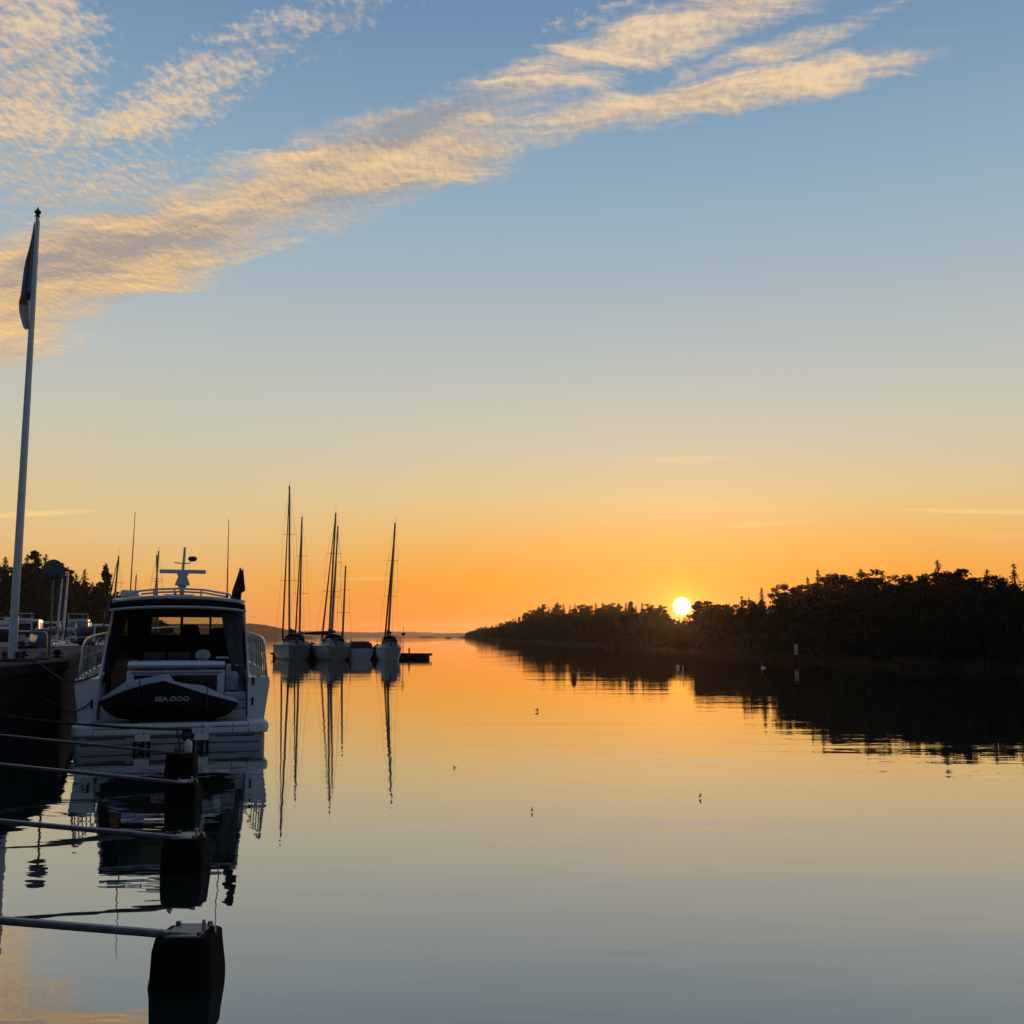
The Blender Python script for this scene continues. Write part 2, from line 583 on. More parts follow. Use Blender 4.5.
def land(name, shore, skyl, material, x0, x1, step, rise=0.5, deep=0.45):
    m = MB()
    secs = []
    x = x0
    while x <= x1:
        Ds = interp(shore, x)
        Db = Ds * 1.13
        zs = W(x, interp(skyl, x), Db).z
        X = (x - 512) / F
        row = []
        for o, k in ((0, -0.6), (0.004, 0.0), (0.012, 0.04), (0.03, 0.12), (0.07, 0.24), (0.12, rise), (0.2, rise * 1.02), (deep, rise * 0.7), (deep + 0.1, -1)):
            d = Ds * (1 + o)
            jx = rnd.uniform(-0.3, 0.3)
            z = zs * k + (rnd.uniform(-0.12, 0.12) if 0 < o < deep else 0)
            if k < 0:
                z = -0.8
            row.append(Vector((X * d + jx, d + rnd.uniform(-0.4, 0.4) * Ds / 100, z)))
        secs.append(row)
        x += step
    m.loft(secs, closed=False)
    return tag(m.build(name, material, smooth=60), kind='structure')


land('hills', SHORE, SKYL, SOIL, 464, 1250, 4)
LSH = [(-200, 150), (0, 160), (60, 165), (120, 185), (170, 210), (240, 240)]
LSK = [(-200, 552), (0, 556), (20, 557), (35, 554), (45, 559), (56, 560), (66, 567), (76, 573), (86, 573), (96, 580), (108, 587), (118, 592), (128, 597), (140, 606),
       (165, 620), (185, 632), (200, 635), (240, 636)]
land('hills', LSH, LSK, SOIL, -200, 200, 6, rise=0.6)


# distant islands
def island(x0, x1, ypts, Dst):
    m = MB()
    secs = []
    n = max(12, int((x1 - x0) / 1.5))
    for i in range(n + 1):
        px = x0 + (x1 - x0) * i / n
        zt = W(px, interp(ypts, px), Dst).z
        zt = max(0.15, zt + rnd.uniform(-0.8, 0.8) * min(1, zt / 8))
        X = (px - 512) / F
        secs.append([Vector((X * Dst, Dst - 60, -0.5)), Vector((X * Dst, Dst - 50, zt * 0.45)), Vector((X * Dst, Dst, zt)),
                     Vector((X * Dst, Dst + 90, zt * 0.8)), Vector((X * Dst, Dst + 200, -0.5))])
    m.loft(secs, closed=False)
    return tag(m.build('island', FAR, smooth=60), kind='structure')


island(60, 292, [(60, 625), (150, 624), (225, 624), (250, 623.5), (262, 624.5), (275, 627), (284, 631), (292, 635.2)], 1500)
island(268, 478, [(268, 634), (290, 631.5), (330, 631), (350, 632), (375, 632.5), (395, 631.6), (415, 631.8), (440, 633), (478, 633.2)], 2600)
rk = MB()
for (px, wpx, hpx, Dd) in ((428, 17, 1.6, 1400), (449, 7, 1.5, 900), (462, 4, 1.2, 1000), (499, 12, 1.5, 640)):
    c = Vector(((px - 512) / F * Dd, Dd, 0))
    a = wpx / F * Dd / 2
    h = hpx / F * Dd
    secs = []
    for i in range(9):
        t = -1 + i / 4
        k = math.sqrt(max(0.001, 1 - t * t)) * rnd.uniform(0.8, 1.1)
        secs.append([c + Vector((t * a, -6 * k, -0.5)), c + Vector((t * a, -4 * k, h * k * .7)), c + Vector((t * a, 0, h * k)), c + Vector((t * a, 5 * k, h * k * .6)), c + Vector((t * a, 7 * k, -0.5))])
    rk.loft(secs, closed=True)
tag(rk.build('skerries', ROCK, smooth=50), kind='structure')

# ------------------------------------------------------------------ trees
def leaf(m, p, s, r=rnd, flat=0.5):
    a = Vector((r.gauss(0, 1), r.gauss(0, 1), r.gauss(0, 1) * flat))
    a.normalize()
    c = a.orthogonal()
    c = Matrix.Rotation(r.uniform(0, 6.28), 3, a) @ c
    d = a.cross(c)
    m.add([p + c * s, p + d * s * 0.6, p - c * s, p - d * s * 0.6], [(0, 1, 2, 3)])


def spruce(seed):
    r = random.Random(seed)
    tr, cr = MB(), MB()
    tr.tube([(0, 0, 0), (0.004, 0, 0.4), (0, 0.003, 0.97)], [0.018, 0.011, 0.003], 6)
    z = 0.06
    wid = r.uniform(0.17, 0.23)
    while z < 0.985:
        t = 1 - z
        rad = wid * (t ** 0.72) * r.uniform(0.75, 1.15) + 0.004
        nb = max(4, int(5 + 7 * t))
        for k in range(nb):
            if r.random() < 0.12:
                continue
            a = r.uniform(0, 6.28)
            L = rad * r.uniform(0.6, 1.15)
            n = max(2, int(L / 0.018))
            for i in range(n):
                q = (i + r.random()) / n
                leaf(cr, Vector((math.cos(a) * L * q + r.gauss(0, .006), math.sin(a) * L * q + r.gauss(0, .006), z - 0.25 * L * q * q + r.gauss(0, .005))),
                     r.uniform(0.010, 0.02) * (0.6 + 0.6 * t), r)
        z += 0.016 + 0.018 * t
    for i in range(8):
        leaf(cr, Vector((0, 0, 0.95 + i * 0.006)), 0.008, r, 1.0)
    return tr, cr


def clump(m, c, rx, rz, n, s, r):
    for _ in range(n):
        while True:
            p = Vector((r.uniform(-1, 1), r.uniform(-1, 1), r.uniform(-1, 1)))
            if 0.15 < p.length < 1:
                break
        p = p * (0.7 + 0.3 * r.random())
        leaf(m, c + Vector((p.x * rx, p.y * rx, p.z * rz)), s * r.uniform(0.6, 1.3), r)


def pine(seed):
    r = random.Random(seed)
    tr, cr = MB(), MB()
    bend = r.uniform(-0.03, 0.03)
    tr.tube([(0, 0, 0), (bend * .5, 0, 0.35), (bend, 0.01, 0.7), (bend * .8, 0, 0.96)], [0.02, 0.016, 0.01, 0.003], 6)
    for i in range(r.randint(22, 28)):
        z = r.uniform(0.25, 0.95)
        t = 1 - abs(z - 0.5) / 0.47
        L = (0.015 + 0.15 * max(0, t)) * r.uniform(0.3, 1.1)
        a = r.uniform(0, 6.28)
        c = Vector((bend + math.cos(a) * L, math.sin(a) * L, z))
        tr.tube([(bend * .9, 0, z - 0.05), tuple(c)], [0.006, 0.002], 4)
        clump(cr, c, r.uniform(0.05, 0.10), r.uniform(0.05, 0.085), 95, 0.015, r)
    clump(cr, Vector((bend * .8, 0, 0.94)), 0.05, 0.06, 70, 0.013, r)
    return tr, cr


def broad(seed):
    r = random.Random(seed)
    tr, cr = MB(), MB()
    tr.tube([(0, 0, 0), (0.01, 0.0, 0.3), (0.0, 0.01, 0.75)], [0.024, 0.018, 0.005], 6)
    for i in range(38):
        while True:
            p = Vector((r.uniform(-1, 1), r.uniform(-1, 1), r.uniform(-1, 1)))
            if p.length < 1:
                break
        c = Vector((p.x * 0.27, p.y * 0.27, 0.54 + p.z * 0.38))
        tr.tube([(0, 0, max(0.2, c.z - 0.2)), tuple(c)], [0.008, 0.002], 4)
        clump(cr, c, r.uniform(0.06, 0.12), r.uniform(0.05, 0.085), 85, 0.016, r)
    return tr, cr


PROTO = []
for kind, fn, fm in (('spruce', spruce, SPRUCE), ('pine', pine, PINE), ('broadleaf_tree', broad, LEAF)):
    for sd in range(4):
        t, c = fn(sd * 11 + 3)
        PROTO.append([kind, t, c, fm, None])


def plant(kidx, x, y, z, h, wide, label, cat, group, name=None):
    kind, t, c, fm, src = PROTO[kidx]
    root = thing(name or kind, label, cat, (x, y, z), rnd.uniform(0, 6.28), group)
    root.scale = (h * wide, h * wide, h)
    if src is None:
        a = t.build('trunk', BARK, root, smooth=0)
        d = c.build('crown', fm, root, smooth=0)
        PROTO[kidx][4] = (a, d)
    else:
        for q in src:
            e = q.copy()
            COL.objects.link(e)
            e.parent = root
    return root


KN = {'spruce': ('dark pointed spruce', 'spruce'), 'pine': ('clumpy crowned dark pine', 'pine'), 'broadleaf_tree': ('rounded dark broadleaf tree', 'tree')}


def wood(shore, skyl, x0, x1, place, rise, dens=1.0, mix=(0.4, 0.3, 0.3), lonely=()):
    for row, (o, fr, sp_) in enumerate(((0.115, 1.0, 0.72), (0.07, 0.82, 1.0), (0.022, 0.58, 1.15))):
        x = x0 + rnd.uniform(0, 3)
        while x < x1:
            Dd = interp(shore, x)
            d = Dd * (1 + o + rnd.uniform(-0.012, 0.012))
            ys = interp(skyl, x)
            zs = W(x, ys, Dd * 1.13).z
            base = zs * interp([(0.0, 0.0), (0.03, 0.12), (0.07, 0.24), (0.12, rise)], o) - 0.15
            u = rnd.random()
            mx_ = (0.45, 0.2, 0.35) if (x < 690 and place != 'hill') else mix
            k = 0 if u < mx_[0] else (1 if u < mx_[0] + mx_[1] else 2)
            ki = k * 4 + rnd.randrange(4)
            ztop = W(x, ys, d).z if row == 0 else zs * fr
            ztop += (((rnd.choice((-0.02, 0.03, 0.06, 0.10)) if x > 690 else rnd.choice((-0.05, 0.0, 0.02, 0.06))) if k == 0 else rnd.choice((0.0, 0.03, 0.05, 0.08))) if row == 0 else rnd.uniform(-0.1, 0.08)) * zs * (1.0 if k == 0 else 0.6)
            if 664 < x < 694 and place != 'hill':
                ztop = min(ztop, W(x, 617, d).z)
            h = max(1.0, ztop - base)
            wide = {0: 1.45, 1: 1.2, 2: 1.15}[k] * rnd.uniform(0.9, 1.4)
            px_h = h / d * F
            lab, cat = KN[PROTO[ki][0]]
            if place == 'hill':
                lb, gr = lab + ' on the wooded hill behind the marina', cat + 's on the hill behind the marina'
            elif x > 690:
                lb, gr = lab + ' in the wood right of the setting sun', cat + 's in the wood right of the sun'
            else:
                lb, gr = lab + ' on the low point left of the setting sun', cat + 's on the point left of the sun'
            plant(ki, (x - 512) / F * d, d, base, h, wide, lb, cat, gr)
            x += max(2.2, px_h * (0.27 if row else 0.33) * sp_ / dens) * rnd.uniform(0.75, 1.3)


wood(SHORE, SKYL, 468, 1100, 'right', 0.5, mix=(0.36, 0.16, 0.48))
wood(LSH, LSK, -30, 170, 'hill', 0.6, dens=1.15, mix=(0.72, 0.18, 0.1))
# trees that stand out on the skyline
for px, py, o, k, w, lb, ct in ((761, 587, 0.09, 2, 1.0, 'tall sparse conifer rising above the trees just right of the sun', 'conifer'),
                                (748, 597, 0.10, 1, 0.8, 'slim spruce beside the tall sparse conifer right of the sun', 'spruce'),
                                (705, 597, 0.10, 8, 1.2, 'rounded tree touching the right edge of the setting sun', 'tree')):
    d = interp(SHORE, px) * (1 + o)
    base = 0.9
    plant(k, (px - 512) / F * d, d, base, W(px, py, d).z - base, w, lb, ct, None)
d = 178
plant(6, W(104, 600, d).x, d, 3.0, W(104, 563, d).z - 3.0, 0.8, 'tall open pine at the low right end of the hill behind the marina', 'pine', None)


# undergrowth and reeds along the shores
def undergrowth(shore, skyl, x0, x1, rise, n, material, name, kmax=0.6):
    m = MB()
    for _ in range(n):
        x = rnd.uniform(x0, x1)
        Dd = interp(shore, x)
        o = rnd.uniform(0.008, 0.13)
        zs = W(x, interp(skyl, x), Dd * 1.13).z
        g = zs * interp([(0.0, 0.0), (0.03, 0.12), (0.07, 0.24), (0.12, rise)], o)
        d = Dd * (1 + o)
        top = zs * min(kmax, 0.2 + o * 6.5)
        z = rnd.uniform(g, max(g + 0.3, top))
        leaf(m, Vector(((x - 512) / F * d, d, z)), 0.13 * (d / 90) ** 0.7 * rnd.uniform(0.7, 1.5), rnd)
    return tag(m.build(name, material, smooth=0), kind='stuff')


undergrowth(SHORE, SKYL, 466, 1110, 0.5, 60000, LEAF, 'undergrowth', 0.74)
undergrowth(LSH, LSK, -60, 175, 0.6, 24000, LEAF, 'undergrowth', 0.88)
m = MB()
for _ in range(5200):
    x = rnd.uniform(700, 1110)
    Dd = interp(SHORE, x) * (1 + rnd.uniform(-0.012, 0.012) - 0.01)
    h = rnd.uniform(0.35, 0.8) * (0.5 + 0.7 * abs(math.sin(x * 0.05)))
    p = Vector(((x - 512) / F * Dd, Dd, 0))
    t = Vector((rnd.gauss(0, .1), rnd.gauss(0, .05), 0))
    m.add([p - Vector((.018, 0, .1)), p + Vector((.018, 0, -.1)), p + t + Vector((0, 0, h))], [(0, 1, 2)])
tag(m.build('reeds', REED, smooth=0), kind='stuff')

# ------------------------------------------------------------------ quay
QZ = 1.55
edge = [(-4.6, -6.0), (-6.3, 6.0), (-9.15, 18.3), (-10.2, 23.6), (-12.3, 29.0), (-15.45, 37.5), (-20.4, 50.0), (-26.0, 52.0)]
poly = [Vector((x, y, 0)) for x, y in edge] + [Vector((-60, 52, 0)), Vector((-60, -6, 0))]
q = thing('quay', 'long dark concrete quay with paved top along the left side', 'quay')
m = MB()
n = len(poly)
m.add([p + Vector((0, 0, -2.5)) for p in poly] + [p + Vector((0, 0, QZ - 0.06)) for p in poly],
      [(i, (i + 1) % n, n + (i + 1) % n, n + i) for i in range(n)] + [tuple(range(n))[::-1]])
m.build('wall', CONC, q, smooth=0)
m = MB()
m.add([p + Vector((-0.01, 0, QZ - 0.06)) for p in poly] + [p + Vector((-0.25, 0, QZ - 0.02)) for p in poly],
      [tuple(range(n, 2 * n))] + [(i, (i + 1) % n, n + (i + 1) % n, n + i) for i in range(n)])
m.build('deck', CONCTOP, q, smooth=0)
m = MB()
for (a, c) in zip(edge[:-1], edge[1:]):
    a, c = Vector((*a, 0)), Vector((*c, 0))
    dd = (c - a).normalized()
    L = (c - a).length
    M = Matrix.Translation(a) @ dd.to_track_quat('Y', 'Z').to_matrix().to_4x4()
    m.box(-0.16, 0.02, QZ - 0.2, 0.10, L - 0.02, QZ, M=M)
m.build('edge_beam', TIMBER, q, bevel=0.02)
# flagpole and its flag
b0 = W(12, 660, 23.4)
ft = W(39, 217, 23.4).z
fx, fy = b0.x, b0.y
fp = thing('flagpole', 'tall white tapering flagpole standing on the quay edge', 'flagpole', (fx, fy, QZ))
m = MB()
m.tube([(0, 0, 0.05), (0, 0, (ft - QZ) * 0.5), (0, 0, ft - QZ)], [0.095, 0.074, 0.04], 14)
m.build('pole', PAINTP, fp)
m = MB()
m.box(-0.24, -0.22, -0.02, 0.24, 0.22, 0.04)
for sx in (-1, 1):
    m.box(sx * 0.15 - 0.03, -0.12, 0.04, sx * 0.15 + 0.03, 0.12, 0.2)
m.build('base_plate', SEAL, fp, bevel=0.01)
m = MB()
hh = ft - QZ
m.lathe([(0.02, hh), (0.06, hh + 0.01), (0.06, hh + 0.03), (0.03, hh + 0.05), (0.075, hh + 0.10), (0.075, hh + 0.14), (0.03, hh + 0.18), (0.012, hh + 0.24)], n=12)
m.build('finial', SEAL, fp)
m = MB()
m.tube([(0.11, -0.03, 1.0), (0.09, -0.02, hh * 0.5), (0.055, 0, hh - 0.1)], 0.008, 4)
m.build('halyard', ROPEL, fp)

m = MB()
zt, zb = W(38, 222, 23.4).z - QZ, W(33, 330, 23.4).z - QZ
NU, NV = 8, 26
prof = [(0.0, 0.03), (0.25, 0.10), (0.5, 0.19), (0.66, 0.26), (0.70, 0.30), (0.82, 0.30), (0.9, 0.24), (0.97, 0.16), (1.0, 0.05)]
vs, fs, ms = [], [], []
for j in range(NV + 1):
    t = j / NV
    wdt = interp(prof, t) * 0.86
    for i in range(NU + 1):
        u = i / NU
        vs.append((-0.055 - wdt * u, 0.09 * math.sin(u * 9 + t * 5) * (0.3 + u) * min(1, t * 3), zt + (zb - zt) * t + 0.05 * math.sin(u * 5) * u - 0.18 * u * t * (t < .7)))
for j in range(NV):
    for i in range(NU):
        a = j * (NU + 1) + i
        fs.append((a, a + 1, a + NU + 2, a + NU + 1))
        t = (j + .5) / NV
        u = (i + .5) / NU
        ms.append(0 if t < 0.64 else (2 if (t < 0.78 and u > 0.3) else (3 if t < 0.72 else 1)))
for f_, mi in zip(fs, ms):
    m.add([], [])
m.v = vs
m.f = [list(f_) for f_ in fs]
m.m = ms
o = m.build('flag', [FLAGB, FLAGW, FLAGY, FLAGD], smooth=80)
o.location = (fx, fy, QZ)
sd = o.modifiers.new('thickness', 'SOLIDIFY')
sd.thickness = 0.006
tag(o, 'limp navy and white flag hanging at the top of the flagpole', 'flag')

# round road sign seen from the back
sgp = W(53, 570, 27.0)
sg = thing('round_sign', 'round grey sign disc on a thin post above the quay', 'sign', (sgp.x, sgp.y, QZ))
hs = sgp.z - QZ
m = MB()
m.tube([(0, 0.03, 0), (0, 0.03, hs + 0.2)], 0.03, 8)
m.build('post', GALV, sg)
m = MB()
M = Matrix.Translation((0, 0, hs)) @ Matrix.Rotation(math.pi / 2, 4, 'X')
m.lathe([(0.001, -0.012), (0.265, -0.012), (0.28, 0.0), (0.265, 0.010), (0.001, 0.010)], n=28, M=M)
m.build('disc', SIGNB, sg)
m = MB()
for dzz in (-0.12, 0.12):
    m.box(-0.12, 0.013, hs + dzz - 0.02, 0.12, 0.029, hs + dzz + 0.02)
m.build('bracket', GALV, sg)


# things lying on the quay
def bollard(px, py, label):
    p = WZ(px, py, QZ)
    t_ = thing('bollard', label, 'bollard', (p.x, p.y, QZ - 0.02))
    m = MB()
    m.lathe([(0.13, 0), (0.13, 0.02), (0.065, 0.04), (0.055, 0.13), (0.085, 0.16), (0.09, 0.19), (0.07, 0.21), (0.0, 0.215)], n=16)
    m.build('post', BLACK, t_)
    m = MB()
    m.tube([(-0.15, 0, 0.11), (0.15, 0, 0.11)], 0.022, 8)
    m.build('crossbar', BLACK, t_)


bollard(22, 659, 'squat black bollard beside the foot of the flagpole')
bollard(57, 657, 'squat black bollard near the corner of the quay')
p = WZ(40, 657.5, QZ)
m = MB()
for k in range(5):
    m.tube([(0.13 * math.cos(a / 4 * math.pi / 2) * (1 - k * 0.12) + 0.02 * k, 0.15 * math.sin(a / 4 * math.pi / 2) * (1 - k * 0.12), 0.02 + 0.03 * k) for a in range(17)], 0.024, 6)
o = m.build('rope_coil', ROPEL)
o.location = (p.x, p.y, QZ - 0.015)
tag(o, 'coil of pale rope lying on the quay paving', 'rope')
p0 = Vector((-10.9, 23.0, QZ + 0.02))
m = MB()
pts = [Vector((-11.6, 23.2, QZ + .015)), p0, Vector((-10.28, 23.0, QZ + 0.04)), Vector((-9.98, 22.6, QZ - .25)), Vector((-9.85, 22.2, QZ - .75)), Vector((-9.9, 21.8, QZ - 1.3))]
m.tube(pts, 0.018, 6)
tag(m.build('hanging_rope', ROPE), 'slack rope hanging over the edge of the quay', 'rope')

# tarpaulin-covered stack, dinghy and trailer on the far part of the quay
p = WZ(38, 647.2, QZ)
tb = thing('covered_stack', 'stack of gear under a blue tarpaulin on the quay', 'tarpaulin', (p.x, p.y, QZ - 0.02), R(-25))
m = MB()
secs = []
for z, k in ((0.0, 1.0), (0.35, 1.0), (0.62, 0.95), (0.76, 0.8), (0.8, 0.5)):
    secs.append([Vector((math.copysign(abs(math.cos(a)) ** 0.35, math.cos(a)) * 0.42 * k + 0.02 * math.sin(7 * a), math.copysign(abs(math.sin(a)) ** 0.35, math.sin(a)) * 0.6 * k, z + 0.03 * math.sin(3 * a + z * 9)))
                 for a in [2 * math.pi * i / 28 for i in range(28)]])
m.loft(secs)
m.build('cover', TARP, tb)
m = MB()
for yy in (-0.25, 0.25):
    m.tube([(-0.45, yy, 0.03), (-0.43, yy, 0.7), (0, yy, 0.84), (0.43, yy, 0.7), (0.45, yy, 0.03)], 0.012, 5)
m.build('tie_rope', ROPE, tb)
p = WZ(24, 648, QZ)
dg = thing('dinghy', 'small pale dinghy resting on blocks on the quay', 'dinghy', (p.x, p.y, QZ + 0.1), R(150))
m = MB()
secs = []
for i in range(9):
    t = i / 8
    hw = 0.55 * math.sin(math.pi * (0.22 + 0.72 * t) * 0.98) + 0.02
    y = -1.1 + 2.2 * t
    s_ = 0.12 * t * t
    secs.append([Vector((-hw, y, 0.42 + s_)), Vector((-hw * .8, y, 0.12 + s_)), Vector((0, y, 0.0 + s_)), Vector((hw * .8, y, 0.12 + s_)), Vector((hw, y, 0.42 + s_)),
                 Vector((hw * .9, y, 0.42 + s_)), Vector((0, y, 0.16 + s_)), Vector((-hw * .9, y, 0.42 + s_))])
m.loft(secs)
m.build('hull', WHITE2, dg)
m = MB()
m.box(-0.5, -0.3, 0.3, 0.5, -0.05, 0.33)
m.build('thwart', WOOD, dg)
m = MB()
for yy in (-0.6, 0.5):
    m.box(-0.5, yy - 0.06, -0.12, 0.5, yy + 0.06, 0.015)
m.build('support', TIMBER, dg)


# ------------------------------------------------------------------ mooring booms
def mooring_boom(pr, dist, left_px, wpx, label, slope=0.09, cleat=True):
    """pr: pixel of the right end on the float top; left_px: where it leaves the picture"""
    ztop = 0.29
    a = WZ(pr[0], pr[1], ztop)
    e = a.copy()
    e.x = interp([(-6, -4.6), (6.0, -6.3), (18.3, -9.15), (23.6, -10.22)], e.y) - 0.1
    c = W((wpx[0] + wpx[1]) / 2 - (wpx[1] - wpx[0]) * 0.06, pr[1], a.y)
    rt = thing('mooring_boom', label, 'mooring boom', (c.x, c.y, 0), 0, 'mooring booms with floats along the quay')
    org = Vector((c.x, c.y, 0))
    wd = (wpx[1] - wpx[0]) / F * a.y * 0.84
    m = MB()
    secs = []
    for z, k in ((-0.45, 0.98), (-0.02, 1.0), (0.06, 0.99), (0.21, 0.94), (0.27, 0.90), (0.29, 0.80)):
        hw = wd / 2 * k
        ch = hw * 0.28
        hl = 0.2 * k
        ring = [(-hw + ch, -hl), (hw - ch, -hl), (hw, -hl + ch), (hw, hl - ch), (hw - ch, hl), (-hw + ch, hl), (-hw, hl - ch), (-hw, -hl + ch)]
        secs.append([Vector((x + rnd.uniform(-.008, .008), y + .1, z + rnd.uniform(-.006, .006))) for x, y in ring])
    m.loft(secs)
    m.build('float', BLACK, rt, smooth=30, bevel=0.012)
    m = MB()
    A = Vector((0.03, 0.02, 0.285))
    E = e - org
    E.z = 0.285 + slope * (a.x - e.x)
    vv = (E - A).normalized()
    L = (E - A).length
    M = Matrix.Translation(A) @ vv.to_track_quat('Y', 'Z').to_matrix().to_4x4()
    m.box(-0.03, -0.05, -0.021, 0.03, L, 0.021, M=M)
    m.build('beam', GALV, rt, bevel=0.012)
    m = MB()
    m.box(-0.11, -0.05, 0.288, 0.11, 0.24, 0.302)
    for sx in (-0.1, 0.1):
        for yy in (-0.02, 0.21):
            m.lathe([(0.018, 0.302), (0.018, 0.321), (0.0, 0.322)], (sx, yy, 0), 6)
    m.build('mounting_plate', GALV, rt, bevel=0.004)
    if cleat:
        m = MB()
        m.tube([(wd * 0.24, 0.1, 0.28), (wd * 0.24, 0.1, 0.36)], 0.012, 6)
        m.tube([(wd * 0.33, 0.12, 0.28), (wd * 0.34, 0.12, 0.325), (wd * 0.39, 0.12, 0.32), (wd * .40, .12, .27)], 0.012, 6)
        m.build('ring_bolt', STEEL, rt)
    return rt, a, org


mb0 = mooring_boom((168, 936), 6.2, (0, 922), (152, 224), 'mooring boom nearest the camera with its large black float', slope=0.082)
mb1 = mooring_boom((180, 838.5), 9.2, (0, 820), (162, 210), 'mooring boom second nearest the camera, its float just behind the largest', slope=0.092)
mb2 = mooring_boom((180, 783), 12.6, (0, 761), (165, 202), 'mooring boom third from the camera, ending close to the white motorboat stern', slope=0.1)
mb3 = mooring_boom((178, 753.5), 15.9, (0, 736), (165, 199), 'farthest mooring boom, its float carrying a white fender and bollard', slope=0.1, cleat=False)

fo = mb3[2]
t_ = thing('mooring_post', 'short dark mooring post wrapped in rope on the farthest float', 'mooring post', (fo.x + 0.04, fo.y + 0.18, 0.282))
m = MB()
m.lathe([(0.06, 0), (0.05, 0.03), (0.045, 0.30), (0.075, 0.33), (0.075, 0.37), (0.0, 0.385)], n=12)
m.build('post', BLACK, t_)
m = MB()
for k in range(7):
    rr = 0.07 + rnd.uniform(-.01, .03)
    zz = 0.22 + 0.016 * k
    m.tube([(rr * math.cos(a * .5236), rr * math.sin(a * .5236), zz + 0.02 * math.sin(a + k)) for a in range(13)], 0.014, 5)
m.tube([(-0.09, -0.05, 0.3), (-0.14, -0.06, 0.34), (-0.12, -0.05, 0.25), (-0.07, -.06, 0.05), (-0.03, -.08, .02)], 0.013, 5)
m.tube([(0.08, -0.05, 0.3), (0.13, -0.06, 0.28), (0.12, -0.07, 0.2), (0.06, -.08, 0.16)], 0.013, 5)
m.build('rope_wrap', ROPE, t_)
t_ = thing('fender', 'small white fender standing on the farthest boom float', 'fender', (fo.x + 0.115, fo.y + 0.02, 0.290))
m = MB()
m.lathe([(0.0, 0), (0.04, 0.01), (0.062, 0.04), (0.066, 0.12), (0.058, 0.17), (0.03, 0.2), (0.018, 0.215), (0.0, 0.22)], n=14)
m.build('body', FENDER, t_)
m = MB()
m.tube([(0, 0, 0.21), (0.01, 0.02, 0.27), (-0.02, 0.1, 0.3), (-0.05, 0.2, 0.3)], 0.007, 5)
m.build('line', ROPE, t_)
m = MB()
m.lathe([(0.0, -0.055), (0.035, -0.045), (0.055, 0), (0.035, 0.045), (0, 0.055)], n=12)
o = m.build('float_ball', ORANGE)
o.location = (fo.x - 0.04, fo.y + 0.0, 0.345)
tag(o, 'faded orange float ball lying beside the white fender', 'float')

# rope from the quay to that post
m = MB()
ql = Vector((-9.25, 18.55, QZ - 0.55))
m.tube(sag((ql.x, ql.y, 0.72), (fo.x + 0.0, fo.y + 0.17, 0.64), 0.05), 0.022, 6)
tag(m.build('mooring_rope', ROPE), 'dark mooring rope running from the quay to the rope-wrapped post', 'rope')

# ------------------------------------------------------------------ the big motorboat
BH = R(-17.0)
bp = WZ(171.2, 749, 0.0)
MBT = thing('motorboat', 'big white cabin motorboat moored stern to the camera beside the quay', 'motorboat', bp, BH)


def beam_at(t):
    return interp([(0.9, 1.83), (2, 1.86), (5, 1.85), (8, 1.62), (10, 1.15), (11.6, 0.55), (12.6, 0.05)], t)


def sheer_at(t):
    return interp([(0.9, 1.28), (4, 1.36), (8, 1.52), (12.6, 1.78)], t)


m = MB()
secs = []
for t in (0.9, 1.4, 2.2, 3.2, 4.5, 6.0, 7.4, 7.41, 8.5, 9.6, 10.6, 11.5, 12.2, 12.6):
    bb, zs = beam_at(t), sheer_at(t)
    inn = max(0.02, bb - 0.42)
    fl = 0.485 if t < 2.3 else 0.62 if t < 7.405 else zs - 0.02
    ck = -0.10 + max(0, t - 8) * 0.16
    kz = -0.55 + max(0, t - 9) ** 2 * 0.06
    right = [(0, kz), (bb * 0.82, ck), (bb * 0.93, ck + 0.3), (bb, zs - 0.10), (bb - 0.02, zs), (inn, zs), (inn - 0.005, fl), (0, fl)]
    ring = right + [(-x, z) for x, z in right[-2:0:-1]]
    secs.append([Vector((x, t, z)) for x, z in ring])
m.loft(secs)
m.build('hull', WHITE, MBT, smooth=35, bevel=0.012)

# teak side decks
for sx in (-1, 1):
    m = MB()
    for t0, t1 in zip((1.3, 2.0, 2.8, 3.6, 4.4, 5.2, 6.0), (1.97, 2.77, 3.57, 4.37, 5.17, 5.97, 6.8)):
        x0, x1 = beam_at(t0), beam_at(t1)
        m.add([(sx * (x0 - 0.36), t0, sheer_at(t0) + .006), (sx * (x0 - 0.09), t0, sheer_at(t0) + .006), (sx * (x1 - 0.09), t1, sheer_at(t1) + .006), (sx * (x1 - 0.36), t1, sheer_at(t1) + .006)],
              [(0, 1, 2, 3)])
    m.build('side_deck', TEAK, MBT, smooth=0)

# swim platform: a rounded upper moulding over a narrower lower one
m = MB()


def slab(m, w, y0, y1, z0, z1, rc, mi=0, bul=0.0):
    pts = []
    for cx, cy, a0 in ((w - rc, y0 + rc, -90), (w - 0.01, y1, 0), (-w + 0.01, y1, 0), (-w + rc, y0 + rc, 180)):
        if cy == y1:
            pts.append((cx, cy))
        else:
            for k in range(7):
                a = R(a0 + k * 15)
                pts.append((cx + rc * math.cos(a), cy + rc * math.sin(a)))
    order = pts
    prof = [(0.03, z0), (0.0, z0 + 0.03), (-bul, (z0 + z1) / 2), (0.0, z1 - 0.03), (0.03, z1)]
    secs = []
    for ins, z in prof:
        secs.append([Vector((x * (1 - ins / w), y + (ins if y < y1 - 0.01 else 0), z)) for x, y in order])
    m.loft(secs, mi=mi)


